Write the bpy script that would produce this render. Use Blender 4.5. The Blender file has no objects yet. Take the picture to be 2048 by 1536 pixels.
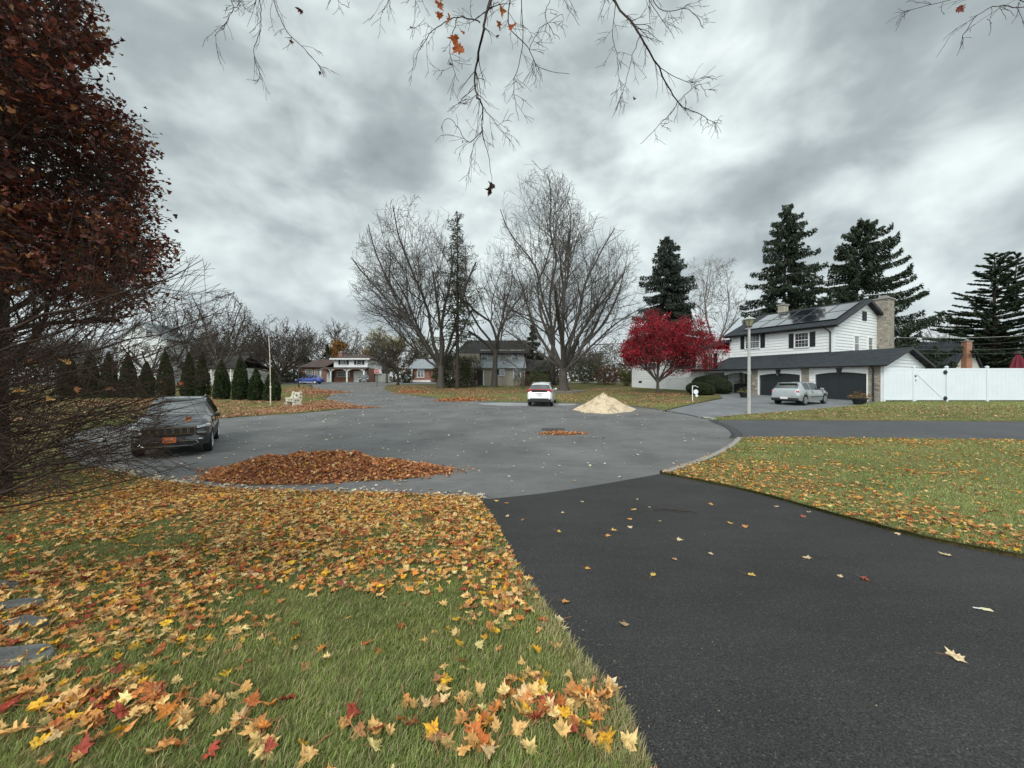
import bpy, bmesh, math, random
import numpy as np
from mathutils import Vector, Matrix
from mathutils.geometry import delaunay_2d_cdt
random.seed(7); rng = np.random.default_rng(11)
R = math.radians; PI = math.pi
sc = bpy.context.scene
# ---------------------------------------------------------------- camera
F, HZ, CZ = 769.0, 765.0, 1.6          # focal length in photo pixels, horizon row, eye height
cd = bpy.data.cameras.new("camera"); cam = bpy.data.objects.new("camera", cd); sc.collection.objects.link(cam)
cd.sensor_width = 36; cd.lens = 36*F/2048; cd.clip_start = 0.05; cd.clip_end = 2000
cam.location = (0, 0, CZ); cam.rotation_euler = (R(90)-math.atan(3/F), 0, 0)
sc.camera = cam
sc.render.resolution_x, sc.render.resolution_y = 1024, 768
# ---------------------------------------------------------------- sky
SUN_EL, SUN_AZ = R(42), R(205)
w = bpy.data.worlds.new("World"); sc.world = w; w.use_nodes = True
def sky():
    nt = w.node_tree; N = nt.nodes; L = nt.links; N.clear()
    out = N.new('ShaderNodeOutputWorld'); bg = N.new('ShaderNodeBackground'); L.new(bg.outputs[0], out.inputs[0])
    bg.inputs[1].default_value = 0.1
    st = N.new('ShaderNodeTexSky'); st.sky_type = 'NISHITA'; st.sun_disc = False; st.sun_elevation = SUN_EL; st.sun_rotation = SUN_AZ
    tc = N.new('ShaderNodeTexCoord'); sp = N.new('ShaderNodeSeparateXYZ'); L.new(tc.outputs['Generated'], sp.inputs[0])
    def m(op, a, b=None, c=None, clamp=False):
        n = N.new('ShaderNodeMath'); n.operation = op; n.use_clamp = clamp
        for i, x in enumerate((a, b, c)):
            if x is None: continue
            if isinstance(x, (int, float)): n.inputs[i].default_value = x
            else: L.new(x, n.inputs[i])
        return n.outputs[0]
    zz = m('ADD', m('MAXIMUM', sp.outputs[2], 0.0), 0.34)
    cx = m('DIVIDE', sp.outputs[0], zz); cy = m('DIVIDE', sp.outputs[1], zz)
    cb = N.new('ShaderNodeCombineXYZ'); L.new(cx, cb.inputs[0]); L.new(cy, cb.inputs[1])
    def noise(scale, det, rough, dist, off):
        mp = N.new('ShaderNodeMapping'); mp.inputs['Location'].default_value = off; mp.inputs['Rotation'].default_value = (0, 0, R(-20)); mp.inputs['Scale'].default_value = (1, 1.25, 1); L.new(cb.outputs[0], mp.inputs[0])
        n = N.new('ShaderNodeTexNoise'); n.inputs['Scale'].default_value = scale; n.inputs['Detail'].default_value = det
        n.inputs['Roughness'].default_value = rough; n.inputs['Distortion'].default_value = dist; L.new(mp.outputs[0], n.inputs[0]); return n.outputs[0]
    n1 = noise(1.5, 5, .55, .3, (3.1, 1.7, 0))
    def dnoise(scale, det, rough, off):
        mp = N.new('ShaderNodeMapping'); mp.inputs['Location'].default_value = off; mp.inputs['Scale'].default_value = (1, 1, 1.5); L.new(tc.outputs['Generated'], mp.inputs[0])
        n = N.new('ShaderNodeTexNoise'); n.inputs['Scale'].default_value = scale; n.inputs['Detail'].default_value = det; n.inputs['Roughness'].default_value = rough; n.inputs['Distortion'].default_value = .25; L.new(mp.outputs[0], n.inputs[0]); return n.outputs[0]
    n2 = dnoise(2.9, 5, .52, (4, 1, 3)); n3 = dnoise(6.2, 4, .5, (2, 7, 1))
    v = m('ADD', m('ADD', m('MULTIPLY', n1, .10), m('MULTIPLY', n2, .48)), m('MULTIPLY', n3, .42))
    # broad bright and dark cloud banks (photo column, row, size, strength)
    for (u, r_, s, a) in [(400, 430, .16, .05), (560, 520, .2, -.08), (300, 560, .2, -.06), (1280, 290, .20, .11), (600, 330, .10, .07), (660, 260, .26, -.08), (1780, 220, .30, -.13), (330, 90, .3, -.02), (900, 200, .3, -.02),
                          (1985, 470, .12, .14), (150, 400, .2, .1), (1500, 170, .12, .07), (1700, 470, .2, -.05), (1100, 430, .1, -.03), (1330, 395, .09, -.10), (1480, 350, .10, .06),
                          (1180, 60, .3, -.05), (1880, 60, .16, -.05), (560, 620, .25, .0), (760, 430, .2, .02), (1350, 480, .16, .03)]:
        d = Vector((u-1024, F, 768-r_)).normalized()
        vm = N.new('ShaderNodeVectorMath'); vm.operation = 'DOT_PRODUCT'; L.new(tc.outputs['Generated'], vm.inputs[0]); vm.inputs[1].default_value = d
        g = m('EXPONENT', m('MULTIPLY', m('SUBTRACT', vm.outputs['Value'], 1.0), 1.0/(s*s)))
        v = m('MULTIPLY_ADD', g, a*.62, v)
    cr = N.new('ShaderNodeValToRGB'); L.new(v, cr.inputs[0]); e = cr.color_ramp.elements
    e[0].position = .29; e[0].color = (.225, .26, .268, 1)
    e[1].position = .68; e[1].color = (.83, .92, .89, 1)
    for p, c in ((.40, (.32, .365, .37, 1)), (.47, (.45, .505, .505, 1)), (.55, (.60, .665, .655, 1))):
        q = e.new(p); q.color = c
    # pale band low over the horizon
    hz = m('SUBTRACT', 1.0, m('MULTIPLY', m('MAXIMUM', sp.outputs[2], 0.0), 4.5), clamp=True)
    mx = N.new('ShaderNodeMix'); mx.data_type = 'RGBA'; L.new(m('MULTIPLY', hz, .62), mx.inputs['Factor']); L.new(cr.outputs[0], mx.inputs[6]); mx.inputs[7].default_value = (.47, .51, .55, 1)
    # brighter behind the camera, where the sun sits behind the cloud
    bk = m('MULTIPLY_ADD', m('MAXIMUM', m('MULTIPLY', sp.outputs[1], -1.0), 0.0), 1.1, 1.0)
    tp = m('MULTIPLY_ADD', m('MAXIMUM', m('SUBTRACT', sp.outputs[2], .72), 0.0), 3.6, 0.0)
    sca = N.new('ShaderNodeVectorMath'); sca.operation = 'SCALE'; L.new(mx.outputs[2], sca.inputs[0]); L.new(m('MULTIPLY', m('ADD', bk, tp), 10.0), sca.inputs[3])
    fm = N.new('ShaderNodeMix'); fm.data_type = 'RGBA'; fm.inputs['Factor'].default_value = .94; L.new(st.outputs[0], fm.inputs[6]); L.new(sca.outputs[0], fm.inputs[7])
    L.new(fm.outputs[2], bg.inputs[0])
sky()
sl = bpy.data.lights.new("sun", 'SUN'); so = bpy.data.objects.new("sun", sl); sc.collection.objects.link(so)
sl.energy = 1.35; sl.angle = R(22); sl.color = (1, .965, .92)
dsun = Vector((math.sin(SUN_AZ)*math.cos(SUN_EL), math.cos(SUN_AZ)*math.cos(SUN_EL), math.sin(SUN_EL)))
so.rotation_euler = dsun.to_track_quat('Z', 'Y').to_euler()
sc.view_settings.view_transform = 'Standard'; sc.view_settings.look = 'None'; sc.view_settings.gamma = 1; sc.view_settings.exposure = 0.50
sc.render.engine = 'CYCLES'; sc.cycles.use_denoising = True; sc.cycles.max_bounces = 5; sc.cycles.transparent_max_bounces = 8
# ---------------------------------------------------------------- terrain heights and pixel helpers
_ty = np.arange(-30, 420, .25)
_tz = np.interp(_ty, [-30, 1, 2, 4, 6, 7.5, 10, 13, 27, 74, 90, 420], [0, 0, -.03, -.25, -.45, -.57, -.62, -.58, -.12, 1.6, 1.62, 1.7])
_k = np.hanning(9); _k /= _k.sum(); _tz = np.convolve(np.pad(_tz, 4, 'edge'), _k, 'valid')
def sm(a, b, x):
    t = np.clip((np.asarray(x, float)-a)/(b-a), 0, 1); return t*t*(3-2*t)
def zt(x, y):
    z = np.interp(y, _ty, _tz)
    return z + .32*sm(6, 13, x)*sm(18.5, 23.5, y)
def P(u, v, d): return Vector(((u-1024)/F*d, d, CZ+(HZ-v)/F*d))
def G(u, v, off=0.):
    k = (u-1024)/F; s = (HZ-v)/F; lo, hi = .4, 200.
    ys = np.arange(.8, 90, .02); h = CZ+s*ys-zt(k*ys, ys)-off
    i = np.argmax(h < 0); y = ys[i] if h[i] < 0 else 80.
    return (k*y, y)
def GV(u, v, off=0.): x, y = G(u, v, off); return Vector((x, y, float(zt(x, y))))
# ---------------------------------------------------------------- objects and tags
COL = sc.collection
def tag(o, label=None, cat=None, group=None, kind=None):
    if label: o['label'] = label
    if cat: o['category'] = cat
    if group: o['group'] = group
    if kind: o['kind'] = kind
    return o
def empty(name, loc, rz=0, label=None, cat=None, group=None):
    o = bpy.data.objects.new(name, None); COL.objects.link(o); o.location = loc; o.rotation_euler = (0, 0, rz); o.empty_display_size = .2
    return tag(o, label, cat, group)
def link(name, me, mat, parent=None, smooth=None):
    o = bpy.data.objects.new(name, me); COL.objects.link(o)
    if mat: me.materials.append(mat)
    if parent: o.parent = parent
    if smooth is not None:
        me.shade_smooth()
        if smooth < 180: me.set_sharp_from_angle(angle=R(smooth))
    return o
def copy_tree(o, parent=None):
    c = o.copy(); COL.objects.link(c); c.parent = parent
    for ch in [x for x in bpy.data.objects if x.parent == o]: copy_tree(ch, c)
    return c
class MB:
    """collects simple shapes into one mesh"""
    def __init__(s): s.v = []; s.f = []
    def add(s, vs, fs):
        n = len(s.v); s.v += [tuple(v) for v in vs]; s.f += [tuple(i+n for i in f) for f in fs]; return s
    def box(s, a0, a1, b0, b1, z0, z1, mp=None):
        vs = [(a, b, z) for z in (z0, z1) for a, b in ((a0, b0), (a1, b0), (a1, b1), (a0, b1))]
        if mp: vs = [mp(*v) for v in vs]
        return s.add(vs, [(0, 3, 2, 1), (4, 5, 6, 7), (0, 1, 5, 4), (1, 2, 6, 5), (2, 3, 7, 6), (3, 0, 4, 7)])
    def prism(s, poly, n0, n1, mp):
        """polygon in the (a,z) plane, thick from n0 to n1 along the normal"""
        k = len(poly); vs = [mp(a, n0, z) for a, z in poly]+[mp(a, n1, z) for a, z in poly]
        return s.add(vs, [tuple(range(k)), tuple(range(2*k-1, k-1, -1))]+[(i, (i+1) % k, k+(i+1) % k, k+i) for i in range(k)])
    def slab(s, pts, t):
        p = [Vector(q) for q in pts]; n = (p[1]-p[0]).cross(p[2]-p[0]).normalized()
        if n.z < 0: n = -n
        k = len(p); return s.add(p+[q-n*t for q in p], [tuple(range(k)), tuple(range(2*k-1, k-1, -1))]+[(i, (i+1) % k, k+(i+1) % k, k+i) for i in range(k)])
    def tube(s, pts, rad, n=6, cap=True):
        pts = [Vector(p) for p in pts]; m = len(pts)
        if not hasattr(rad, '__len__'): rad = [rad]*m
        base = len(s.v)
        for i, p in enumerate(pts):
            d = (pts[min(i+1, m-1)]-pts[max(i-1, 0)]).normalized()
            a = d.cross(Vector((0, 0, 1)) if abs(d.z) < .9 else Vector((1, 0, 0))).normalized(); b = d.cross(a)
            for k in range(n):
                t = 2*PI*k/n; s.v.append(tuple(p+(a*math.cos(t)+b*math.sin(t))*rad[i]))
        for i in range(m-1):
            for k in range(n):
                k2 = (k+1) % n; s.f.append((base+i*n+k, base+i*n+k2, base+(i+1)*n+k2, base+(i+1)*n+k))
        if cap: s.f.append(tuple(base+k for k in range(n))[::-1]); s.f.append(tuple(base+(m-1)*n+k for k in range(n)))
        return s
    def lathe(s, prof, n=16, c=(0, 0, 0), axis='z'):
        """profile [(radius, height)]"""
        base = len(s.v)
        for (r, h) in prof:
            for k in range(n):
                t = 2*PI*k/n; x, y = r*math.cos(t), r*math.sin(t)
                s.v.append((c[0]+x, c[1]+y, c[2]+h) if axis == 'z' else (c[0]+x, c[1]+h, c[2]+y) if axis == 'y' else (c[0]+h, c[1]+x, c[2]+y))
        for i in range(len(prof)-1):
            for k in range(n):
                k2 = (k+1) % n; s.f.append((base+i*n+k, base+i*n+k2, base+(i+1)*n+k2, base+(i+1)*n+k))
        s.f.append(tuple(base+k for k in range(n))[::-1]); s.f.append(tuple(base+(len(prof)-1)*n+k for k in range(n)))
        return s
    def build(s, name, mat, parent=None, bevel=0, smooth=None):
        me = bpy.data.meshes.new(name); me.from_pydata(s.v, [], s.f); me.validate()
        bm = bmesh.new(); bm.from_mesh(me); bmesh.ops.recalc_face_normals(bm, faces=bm.faces)
        if bevel: bmesh.ops.bevel(bm, geom=list(bm.edges), offset=bevel, segments=1, affect='EDGES')
        bm.to_mesh(me); bm.free(); me.update()
        return link(name, me, mat, parent, smooth)
def npmesh(name, V, Fc, mat, parent=None, col=None, smooth=False):
    """fast mesh from numpy arrays: V (n,3), Fc (m,k) faces of one size or a list of such arrays"""
    me = bpy.data.meshes.new(name)
    if not isinstance(Fc, list): Fc = [Fc]
    loops = np.concatenate([f.ravel() for f in Fc]).astype(np.int32); tot = np.concatenate([np.full(len(f), f.shape[1]) for f in Fc]).astype(np.int32)
    st = np.concatenate([[0], np.cumsum(tot)[:-1]]).astype(np.int32)
    me.vertices.add(len(V)); me.vertices.foreach_set('co', np.ascontiguousarray(V, dtype=np.float32).ravel())
    me.loops.add(len(loops)); me.loops.foreach_set('vertex_index', loops)
    me.polygons.add(len(tot)); me.polygons.foreach_set('loop_start', st); me.polygons.foreach_set('loop_total', tot)
    if smooth: me.polygons.foreach_set('use_smooth', np.ones(len(tot), bool))
    me.update(calc_edges=True)
    if col is not None:
        at = me.attributes.new('tint', 'FLOAT_COLOR', 'POINT'); c = np.ones((len(V), 4), np.float32); c[:, :3] = col; at.data.foreach_set('color', c.ravel())
    return link(name, me, mat, parent)
# ---------------------------------------------------------------- materials
MATS = {}
class NT:
    def __init__(s, name):
        s.m = bpy.data.materials.new(name); s.m.use_nodes = True; s.N = s.m.node_tree.nodes; s.L = s.m.node_tree.links
        s.b = s.N['Principled BSDF']; s.tc = s.N.new('ShaderNodeTexCoord'); s.vec = s.tc.outputs['Object']
    def set(s, **k):
        for a, v in k.items(): s.b.inputs[a.replace('_', ' ')].default_value = v
    def noise(s, scale, det=4, rough=.55, dist=0, vec=None, sc3=None):
        vec = vec or s.vec
        if sc3: mp = s.N.new('ShaderNodeMapping'); mp.inputs['Scale'].default_value = sc3; s.L.new(vec, mp.inputs[0]); vec = mp.outputs[0]
        n = s.N.new('ShaderNodeTexNoise'); n.inputs['Scale'].default_value = scale; n.inputs['Detail'].default_value = det; n.inputs['Roughness'].default_value = rough; n.inputs['Distortion'].default_value = dist
        s.L.new(vec, n.inputs[0]); return n.outputs[0]
    def ramp(s, fac, stops):
        c = s.N.new('ShaderNodeValToRGB'); s.L.new(fac, c.inputs[0]); e = c.color_ramp.elements
        while len(e) > 2: e.remove(e[0])
        e[0].position, e[0].color = stops[0][0], (*stops[0][1], 1); e[1].position, e[1].color = stops[-1][0], (*stops[-1][1], 1)
        for p, q in stops[1:-1]: x = e.new(p); x.color = (*q, 1)
        return c.outputs[0]
    def mix(s, f, a, b, mode='MIX'):
        x = s.N.new('ShaderNodeMix'); x.data_type = 'RGBA'; x.blend_type = mode
        for i, q in ((0, f), (6, a), (7, b)):
            if isinstance(q, (int, float)): x.inputs[i].default_value = q
            elif isinstance(q, tuple): x.inputs[i].default_value = (*q, 1)
            else: s.L.new(q, x.inputs[i])
        return x.outputs[2]
    def math(s, op, a, b=0., clamp=False):
        n = s.N.new('ShaderNodeMath'); n.operation = op; n.use_clamp = clamp
        for i, x in enumerate((a, b)):
            if isinstance(x, (int, float)): n.inputs[i].default_value = x
            else: s.L.new(x, n.inputs[i])
        return n.outputs[0]
    def bump(s, h, st=.5, dist=.01):
        b = s.N.new('ShaderNodeBump'); b.inputs['Strength'].default_value = st; b.inputs['Distance'].default_value = dist; s.L.new(h, b.inputs['Height'])
        s.L.new(b.outputs[0], s.b.inputs['Normal'])
    def col(s, c): s.L.new(c, s.b.inputs['Base Color'])
def plain(name, c, rough=.6, metal=0., var=.12, scale=6, coat=0., spec=.5, bump=0., alpha=None):
    if name in MATS: return MATS[name]
    t = NT(name); t.set(Roughness=rough, Metallic=metal, Coat_Weight=coat, Specular_IOR_Level=spec)
    if coat: t.set(Coat_Roughness=.03)
    n = t.noise(scale, 5); t.col(t.ramp(n, [(.3, tuple(x*(1-var) for x in c)), (.7, tuple(min(1, x*(1+var)) for x in c))]))
    if bump: t.bump(t.noise(scale*6, 4), bump, .01)
    MATS[name] = t.m; return t.m
M_white = plain('white_paint', (.74, .76, .76), .55, var=.06)
M_trim = plain('white_trim', (.78, .79, .79), .5, var=.04)
M_black = plain('black_paint', (.012, .014, .016), .5, var=.2)
M_door = plain('black_door', (.014, .019, .022), .45, var=.15, scale=2)
M_rubber = plain('rubber', (.014, .014, .015), .8, var=.2)
M_plastic = plain('black_plastic', (.02, .021, .023), .5, var=.15)
M_rim = plain('alloy', (.62, .63, .65), .3, .7, var=.08)
M_chrome = plain('chrome', (.8, .8, .82), .12, 1, var=.03)
M_vinyl = plain('white_vinyl', (.70, .755, .79), .4, var=.035, scale=1.2)
M_concrete = plain('concrete', (.27, .265, .25), .85, var=.22, scale=9, bump=.3)
M_iron = plain('cast_iron', (.06, .055, .05), .7, var=.4, scale=30, bump=.4)
def glass(name, c=(.03, .04, .045), rough=.06):
    if name in MATS: return MATS[name]
    t = NT(name); t.set(Roughness=rough, Specular_IOR_Level=.9, Coat_Weight=.6); t.col(t.ramp(t.noise(1.5, 3), [(.35, tuple(x*.5 for x in c)), (.65, tuple(x*1.6 for x in c))])); MATS[name] = t.m; return t.m
M_glass = glass('window_glass'); M_carglass = glass('car_glass', (.02, .026, .028)); M_curt = glass('curtained_glass', (.18, .19, .19), .2)
def paint(name, c, metal=.3):
    t = NT(name); t.set(Roughness=.32, Metallic=metal, Coat_Weight=1, Coat_Roughness=.03)
    t.col(t.ramp(t.noise(1.2, 3), [(.3, tuple(x*.93 for x in c)), (.7, tuple(min(x*1.05, .95) for x in c))])); return t.m
def shingle(name, c, dark=.6):
    t = NT(name); t.set(Roughness=.9, Specular_IOR_Level=.25)
    br = t.N.new('ShaderNodeTexBrick'); t.L.new(t.vec, br.inputs[0]); br.inputs['Scale'].default_value = 1; br.inputs['Brick Width'].default_value = .33; br.inputs['Row Height'].default_value = .15
    br.inputs['Mortar Size'].default_value = .012; br.inputs['Color1'].default_value = (*c, 1); br.inputs['Color2'].default_value = tuple(x*dark for x in c)+(1,); br.inputs['Mortar'].default_value = tuple(x*.35 for x in c)+(1,)
    n = t.noise(2.2, 6, .7); t.col(t.mix(.75, br.outputs[0], t.ramp(n, [(.3, (.45, .45, .45)), (.7, (1.25, 1.25, 1.2))]), 'MULTIPLY')); t.bump(br.outputs[1], -.4, .01); return t.m
M_shingle = shingle('charcoal_shingle', (.044, .052, .062)); M_shingle_b = shingle('brown_shingle', (.12, .085, .075)); M_shingle_d = shingle('dark_grey_shingle', (.075, .072, .07)); M_shingle_l = shingle('pale_grey_shingle', (.34, .37, .40), .85)
def stone(name, cols, scale=3.2, mortar=(.28, .26, .23)):
    t = NT(name); t.set(Roughness=.9)
    v = t.N.new('ShaderNodeTexVoronoi'); v.inputs['Scale'].default_value = scale; e = t.N.new('ShaderNodeTexVoronoi'); e.feature = 'DISTANCE_TO_EDGE'; e.inputs['Scale'].default_value = scale
    mp = t.N.new('ShaderNodeMapping'); mp.inputs['Scale'].default_value = (1, 1, 1.7); t.L.new(t.vec, mp.inputs[0]); t.L.new(mp.outputs[0], v.inputs[0]); t.L.new(mp.outputs[0], e.inputs[0])
    sp = t.N.new('ShaderNodeSeparateColor'); t.L.new(v.outputs['Color'], sp.inputs[0])
    c = t.ramp(sp.outputs[0], [(i/(len(cols)-1), q) for i, q in enumerate(cols)])
    c = t.mix(.6, c, t.ramp(t.noise(14, 5), [(.3, (.6, .6, .6)), (.7, (1.3, 1.3, 1.3))]), 'MULTIPLY')
    f = t.ramp(e.outputs[0], [(.02, (0, 0, 0)), (.07, (1, 1, 1))]); t.col(t.mix(f, mortar, c)); t.bump(f, .8, .02); return t.m
M_stone = stone('field_stone', [(.16, .13, .10), (.34, .29, .22), (.26, .25, .23), (.42, .36, .27), (.2, .19, .18)])
M_stone2 = stone('pale_stone', [(.38, .34, .27), (.5, .45, .36), (.42, .40, .34)], 4)
def brick(name, a, b, mortar=(.3, .27, .24), s=1):
    t = NT(name); t.set(Roughness=.9); sp = t.N.new('ShaderNodeSeparateXYZ'); t.L.new(t.vec, sp.inputs[0]); cb = t.N.new('ShaderNodeCombineXYZ')
    t.L.new(t.math('ADD', sp.outputs[0], sp.outputs[1]), cb.inputs[0]); t.L.new(sp.outputs[2], cb.inputs[1])
    br = t.N.new('ShaderNodeTexBrick'); t.L.new(cb.outputs[0], br.inputs[0]); br.inputs['Scale'].default_value = s; br.inputs['Brick Width'].default_value = .24; br.inputs['Row Height'].default_value = .08; br.inputs['Mortar Size'].default_value = .008
    br.inputs['Color1'].default_value = (*a, 1); br.inputs['Color2'].default_value = (*b, 1); br.inputs['Mortar'].default_value = (*mortar, 1); t.col(br.outputs[0]); t.bump(br.outputs[1], -.4, .008); return t.m
M_brick = brick('red_brick', (.30, .11, .07), (.20, .075, .05)); M_brick_o = brick('orange_brick', (.42, .17, .09), (.33, .13, .07)); M_brick_t = brick('tan_brick', (.40, .36, .29), (.33, .3, .25))
def tinted(name, rough=.7, transl=.25, var=.3, scale=40, bumps=0.):
    """colour comes from each leaf's or blade's own tint, with fine mottling; thin leaves let light through"""
    t = NT(name); t.set(Roughness=rough, Specular_IOR_Level=.3)
    a = t.N.new('ShaderNodeAttribute'); a.attribute_name = 'tint'
    c = t.mix(1.0, a.outputs['Color'], t.ramp(t.noise(scale, 3), [(.3, (1-var,)*3), (.7, (1+var,)*3)]), 'MULTIPLY'); t.col(c)
    if transl:
        tr = t.N.new('ShaderNodeBsdfTranslucent'); t.L.new(c, tr.inputs[0]); ms = t.N.new('ShaderNodeMixShader'); ms.inputs[0].default_value = transl
        t.L.new(t.b.outputs[0], ms.inputs[1]); t.L.new(tr.outputs[0], ms.inputs[2]); t.L.new(ms.outputs[0], t.N['Material Output'].inputs[0])
    return t.m
M_leaf = tinted('dry_leaf', .55, .15, .28, 45); M_blade = tinted('grass_blade', .6, .25, .2, 8); M_foliage = tinted('foliage', .65, .2, .25, 3)
def bark(name, c, scale=3):
    t = NT(name); t.set(Roughness=.95, Specular_IOR_Level=.2); n = t.noise(scale, 6, .65, sc3=(3, 3, .5)); t.col(t.ramp(n, [(.3, tuple(x*.55 for x in c)), (.7, tuple(x*1.35 for x in c))])); t.bump(n, .6, .03); return t.m
M_bark = bark('grey_bark', (.085, .075, .066)); M_bark_d = bark('dark_bark', (.058, .045, .038)); M_bark_p = bark('pale_bark', (.20, .18, .155)); M_twig = bark('near_twig', (.058, .038, .030), 8)
# ================================================================ ground, roads
def dens(pts, n=6):
    out = []
    for i in range(len(pts)-1):
        for k in range(n): t = k/n; out.append((pts[i][0]*(1-t)+pts[i+1][0]*t, pts[i][1]*(1-t)+pts[i+1][1]*t))
    out.append(pts[-1]); return out
def spline(pts, n=5):
    """Catmull-Rom through 2D points"""
    q = [pts[0]]+list(pts)+[pts[-1]]; out = []
    for i in range(1, len(q)-2):
        for k in range(n):
            t = k/n; out.append(tuple(.5*((2*q[i][j])+(-q[i-1][j]+q[i+1][j])*t+(2*q[i-1][j]-5*q[i][j]+4*q[i+1][j]-q[i+2][j])*t*t+(-q[i-1][j]+3*q[i][j]-3*q[i+1][j]+q[i+2][j])*t**3) for j in (0, 1)))
    out.append(tuple(pts[-1])); return out
g = lambda L: [G(*p) for p in L]
drv_apron = spline(g([(955, 1000), (1030, 993), (1120, 982), (1230, 964), (1320, 948)]))            # our driveway meets the street
st_near = spline(g([(122, 905), (165, 932), (234, 946), (285, 960), (340, 970), (420, 979), (520, 985), (700, 990), (850, 995), (955, 1000)]))
st_r1 = spline(g([(1320, 948), (1370, 932), (1420, 913), (1455, 895), (1475, 878)]))
rd_mouth = spline(g([(1475, 878), (1478, 868), (1462, 855), (1428, 841)]))                         # neighbour's lane mouth
nd_mouth = spline(g([(1415, 838), (1380, 830), (1330, 822)]))                                      # neighbour's drive mouth
st_r2 = spline(g([(1330, 822), (1280, 815), (1210, 809), (1110, 806), (985, 804), (900, 801), (850, 794), (790, 786), (768, 777)]))+[(-20.5, 63.5)]
st_far = [(-20.5, 63.5), (90, 63.5), (90, 71.5), (-110, 71.5), (-110, 63.5)]
st_l = [(-33, 63.5)]+spline(g([(625, 776), (650, 784), (660, 791), (650, 797), (662, 804), (700, 811), (705, 815), (640, 823), (560, 829), (480, 834), (400, 839), (300, 845), (200, 855), (140, 872), (115, 890), (122, 905)]))
street = st_near+drv_apron[1:]+st_r1[1:]+rd_mouth[1:]+nd_mouth+st_r2[1:]+st_far[1:]+st_l
drv_l = spline(g([(955, 1000), (990, 1050), (1040, 1150), (1110, 1250), (1182, 1350), (1250, 1440), (1285, 1530)]))+[(.62, .8), (.66, -8)]
drv_r = spline(g([(1320, 948), (1500, 985), (1680, 1035), (1850, 1080), (2046, 1118)]))+[(9, 3.55), (14, 3.0), (14, -8)]
driveway = drv_l[::-1]+drv_apron[1:]+drv_r[1:]
lane_t = spline(g([(1428, 841), (1500, 840), (1700, 841), (2046, 843)]))
lane_b = spline(g([(1475, 878), (1600, 877), (1800, 879), (2046, 882)]))
lane = rd_mouth[::-1]+lane_b[::-1][:0]
lane = lane_b+[(60, lane_b[-1][1]), (60, lane_t[-1][1])]+lane_t[::-1]+rd_mouth[::-1][1:-1]
# neighbour's drive runs up to the garage (house frame defined below)
HO = Vector((26.2, 27.3)); HT = R(62); EX = Vector((math.cos(HT), -math.sin(HT))); EY = Vector((math.sin(HT), math.cos(HT)))
hw_ = lambda a, b: (HO.x+a*EX.x+b*EY.x, HO.y+a*EX.y+b*EY.y)
nd_l = spline(g([(1330, 822), (1370, 812), (1410, 804), (1445, 797)]))+[hw_(-12, -.6), hw_(-12, 1.8)]
nd_r = [hw_(-.2, .3), hw_(.0, -.9)]+spline(g([(1722, 811), (1650, 818), (1560, 825), (1480, 831), (1415, 838)]))
drive2 = nd_l+nd_r+nd_mouth[1:-1]
REG = [('driveway', driveway), ('lane', lane), ('neighbour_driveway', drive2), ('street', street)]
def inpoly(px, py, poly):
    p = np.array(poly); x1, y1 = p[:, 0], p[:, 1]; x2, y2 = np.roll(x1, -1), np.roll(y1, -1); c = np.zeros(len(px), bool)
    for i in range(len(p)):
        m = ((y1[i] > py) != (y2[i] > py)); c ^= m & (px < (x2[i]-x1[i])*(py-y1[i])/((y2[i]-y1[i]) if y2[i] != y1[i] else 1e-9)+x1[i])
    return c
def build_ground():
    pts = []; seen = set()
    def addp(x, y):
        k = (round(x, 3), round(y, 3))
        pts.append(Vector(k)); return len(pts)-1
    edges = []
    for n, poly in REG:
        ids = [addp(*p) for p in poly]
        edges += [(ids[i], ids[(i+1) % len(ids)]) for i in range(len(ids)) if pts[ids[i]] != pts[ids[(i+1) % len(ids)]]]
    for (x0, x1, y0, y1, s) in [(-12, 14, -4, 9, .5), (-22, 30, 9.3, 32, .8), (-60, 62, 33, 74, 2.5), (-160, 160, 76, 120, 8), (-400, 400, 130, 400, 45), (-62, -24, -4, 32, 4), (33, 62, -4, 32, 4), (-12, 14, -12, -4.6, 1.5), (-22, -12.6, -4, 9, 1), (14.6, 30, -4, 9, 1)]:
        for x in np.arange(x0, x1, s):
            for y in np.arange(y0, y1, s): addp(x+.003, y+.0017)
    for x in (-400, -62, 62, 400):
        for y in (-60, -30, 20, 75): addp(x, y)
    vs, es, fs, *_ = delaunay_2d_cdt(pts, edges, [], 0, 1e-4)
    V = np.array([(v.x, v.y) for v in vs]); T = np.array([f for f in fs if len(f) == 3]); C = V[T].mean(1)
    lab = np.full(len(T), -1)
    for i, (n, poly) in enumerate(REG): lab[(lab < 0) & inpoly(C[:, 0], C[:, 1], poly)] = i
    Z = zt(V[:, 0], V[:, 1]); out = {}
    for i in range(-1, len(REG)):
        T2 = T[lab == i]; used, inv = np.unique(T2, return_inverse=True); T2 = inv.reshape(-1, 3); v = np.column_stack([V[used], Z[used]])
        if i == -1:      # the lawns stand a little proud of the paving, with a soil edge
            v[:, 2] += .045
            e = np.sort(np.concatenate([T2[:, [0, 1]], T2[:, [1, 2]], T2[:, [2, 0]]]), 1); ue, cnt = np.unique(e, axis=0, return_counts=True); be = ue[cnt == 1]
            n = len(v); low = v.copy(); low[:, 2] -= .07; Q = np.column_stack([be[:, 0], be[:, 1], be[:, 1]+n, be[:, 0]+n]); v = np.vstack([v, low])
            out[i] = (v, [T2, Q])
        else: out[i] = (v, [T2])
    return out
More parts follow.
